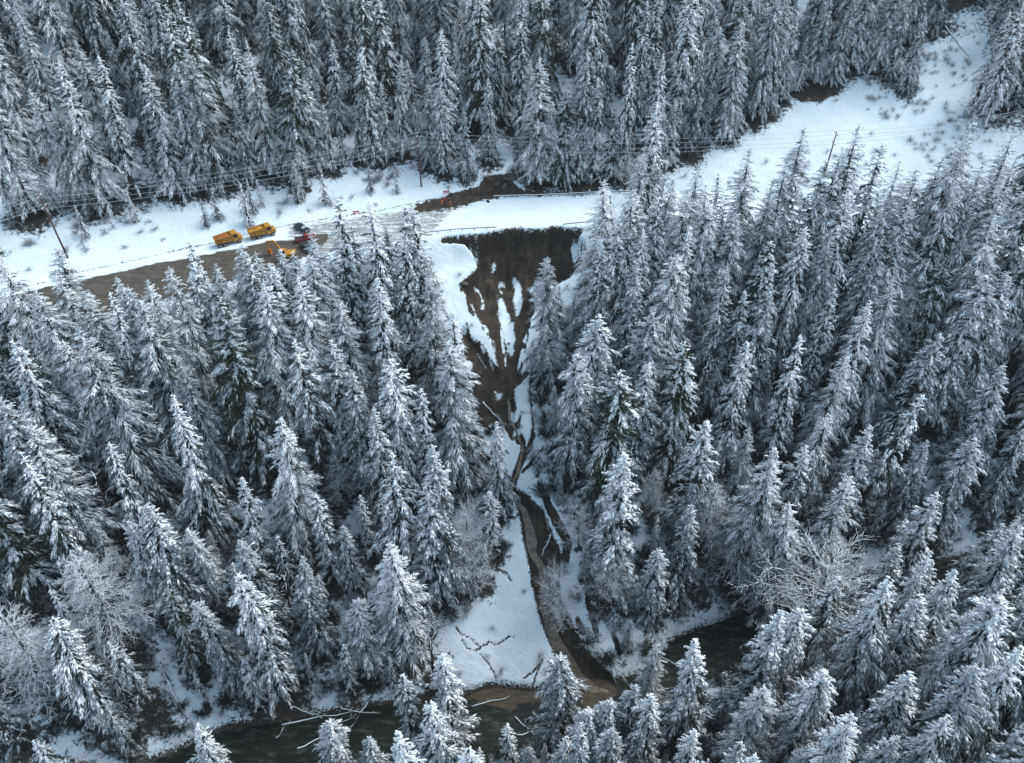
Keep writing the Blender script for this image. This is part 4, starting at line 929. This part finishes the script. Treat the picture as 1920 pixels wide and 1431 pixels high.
# utility poles and wires
def pole(px_, py_, H, label, tilt=0.0):
    x, y, z = hit(px_, py_)
    t = thing('utility_pole', label, 'utility pole', (x, y, z), 0, 'utility poles along the road'); t.rotation_euler = (0, tilt, 0)
    link('shaft', tube([(0, 0, -.8), (0, 0, H*.5), (0, 0, H)], [.24, .2, .15], M_pole, 'shaft', 12), t)
    ends = []
    for zz in (H-.5, H-3.2):
        m = MB(); m.box(-.08, .08, -1.5, 1.5, zz-.1, zz+.1, M_pole); c_ = m.build('crossarm', t)
        m = MB(); m.box(-.07, .07, -1.45, 1.45, zz+.103, zz+.16, M_wsnow); m.build('snow_cap', c_)
        for sy in (-1.35, 1.35):
            m = MB(); m.cyl((0, sy, zz+.2), .07, .22, M_light, 'z', 10); m.build('insulator', c_)
            ends.append(Matrix.Rotation(tilt, 3, 'Y') @ Vector((0, sy, zz+.3))+Vector((x, y, z)))
    return ends
p1 = pole(127, 483, 17, 'reddish leaning utility pole on the snowy slope at far left', R(-4))
p2 = pole(790, 350, 15.5, 'grey utility pole in the brush above the muddy debris')
p3 = pole(1545, 330, 13, 'utility pole on the snow clearing at right behind the conifers', R(2))
wi = 0
for A_, B_, wh in ((p1, p2, 'between the left and middle poles'), (p2, p3, 'between the middle and right poles'), (p3, [Vector((150, 225+i*.7, 84)) for i in range(4)], 'running off right from the right pole'), (p1, [Vector((-170, 150+i*.7, 76)) for i in range(4)], 'running off left from the left pole')):
    for i, nm in enumerate(('upper front', 'upper rear', 'lower front', 'lower rear')):
        a, b = A_[i], B_[i]; P = []
        for u in np.linspace(0, 1, 25): q = a.lerp(b, u); P.append((q.x-a.x, q.y-a.y, q.z-a.z-4*u*(1-u)*2.2))
        thing('power_line', '%s frosted wire %s' % (nm, wh), 'wire', tuple(a), 0, 'power lines', tube(P, [.037]*25, M_wire, 'wire', 6))
# road workers and barriers
def person(px_, py_, label, rz, top=M_hv, leg=M_tr, arm=0.3):
    x, y = at_plane(px_, py_, ZR); z = max(ZR, float(zbase(float(x), float(y))))
    V = [(0, 0, .95), (0, 0, 1.2), (0, 0, 1.42), (0, 0, 1.52), (0, .01, 1.64), (0, 0, 1.76),
         (.2, 0, 1.42), (.3, .04, 1.14), (.3, .1+arm, 1.0-.1+arm*.4), (-.2, 0, 1.42), (-.3, .02, 1.14), (-.27, .14, .9),
         (.1, 0, .9), (.13, .05, .5), (.14, -.02, .09), (.14, .14, .04), (-.1, 0, .9), (-.14, .08, .5), (-.16, 0, .09), (-.16, .16, .04), (.3, .18+arm, .86+arm*.4), (-.27, .18, .82)]
    E = [(0, 1), (1, 2), (2, 3), (3, 4), (4, 5), (2, 6), (6, 7), (7, 8), (8, 20), (2, 9), (9, 10), (10, 11), (11, 21), (0, 12), (12, 13), (13, 14), (14, 15), (0, 16), (16, 17), (17, 18), (18, 19)]
    rad = [.16, .16, .17, .065, .1, .085, .08, .06, .045, .08, .06, .045, .11, .08, .06, .05, .11, .08, .06, .05, .05, .05]
    me = bpy.data.meshes.new('person'); me.from_pydata(V, E, [])
    o0 = bpy.data.objects.new('person_rig', me); COL.objects.link(o0)
    o0.modifiers.new('s', 'SKIN')
    for i, r_ in enumerate(rad): me.skin_vertices[0].data[i].radius = (r_*1.1, r_)
    me.skin_vertices[0].data[0].use_root = True
    sb = o0.modifiers.new('d', 'SUBSURF'); sb.levels = 2; sb.render_levels = 2
    dg = bpy.context.evaluated_depsgraph_get(); dg.update(); me2 = bpy.data.meshes.new_from_object(o0.evaluated_get(dg)); bpy.data.objects.remove(o0)
    me2.materials.clear()
    for mm in (top, leg, M_skin, M_boot): me2.materials.append(mm)
    for p in me2.polygons:
        c = p.center; hx = abs(c.x)
        p.material_index = 2 if (c.z > 1.5 or (hx > .24 and c.z < .92+(arm*.4 if c.x > 0 else 0))) else 3 if c.z < .14 else 1 if (c.z < .93 and hx < .24) else 0
        p.use_smooth = True
    t = thing('person', label, 'person', (float(x), float(y), z), rz, None, me2)
    m = MB(); m.cyl((0, .01, 1.75), .13, .12, M_yel, 'z', 14, .08); m.cyl((0, .03, 1.69), .16, .03, M_yel, 'z', 14); m.build('hard_hat', t)
    return t
person(829, 386, 'worker in orange jacket and yellow trousers on the muddy road, left of the pair', R(200), arm=.25)
person(845, 388, 'worker in orange jacket and yellow trousers on the muddy road, right of the pair', R(120), arm=.1)
person(835, 381, 'worker in red jacket standing behind the other two on the debris', R(160), top=M_redb, leg=M_pole, arm=.2)
def drum(px_, py_, label, plane=True):
    if plane: x, y = at_plane(px_, py_, ZR); x, y, z = float(x), float(y), ZR
    else: x, y, z = hit(px_, py_)
    t = thing('traffic_barrier', label, 'barrier', (x, y, z), R(10))
    for sx in (-.7, .7):
        m = MB(); m.prof([(sx-.04, 0), (sx+.04, 0), (sx+.04, 1.1), (sx-.04, 1.1)], -.04, .04, M_blk); m.box(sx-.05, sx+.05, -.3, .3, 0, .06, M_blk); m.build('leg', t)
    m = MB(); m.box(-.9, .9, -.045-.02, -.043, .7, 1.05, M_redb); m.box(-.9, .9, -.063, -.043, .3, .55, M_redb); m.build('panel', t)
    return t
drum(668, 402, 'small red barrier by the ditch left of the muddy debris')
drum(837, 364, 'small red barrier on the brushy bank above the workers', False)

# ------------------------------------------------------------------ cold damp air
m = MB(); hm = bpy.data.materials.new('haze'); hm.use_nodes = True; ht = hm.node_tree; ht.nodes.remove(ht.nodes['Principled BSDF'])
pv = ht.nodes.new('ShaderNodeVolumePrincipled'); pv.inputs['Color'].default_value = (.86, .93, 1, 1); pv.inputs['Density'].default_value = .00006; pv.inputs['Anisotropy'].default_value = 0.0
ht.links.new(pv.outputs[0], ht.nodes['Material Output'].inputs['Volume'])
m.box(-460, 460, -90, 610, -8, 300, hm); hz = m.build('haze'); hz['kind'] = 'stuff'
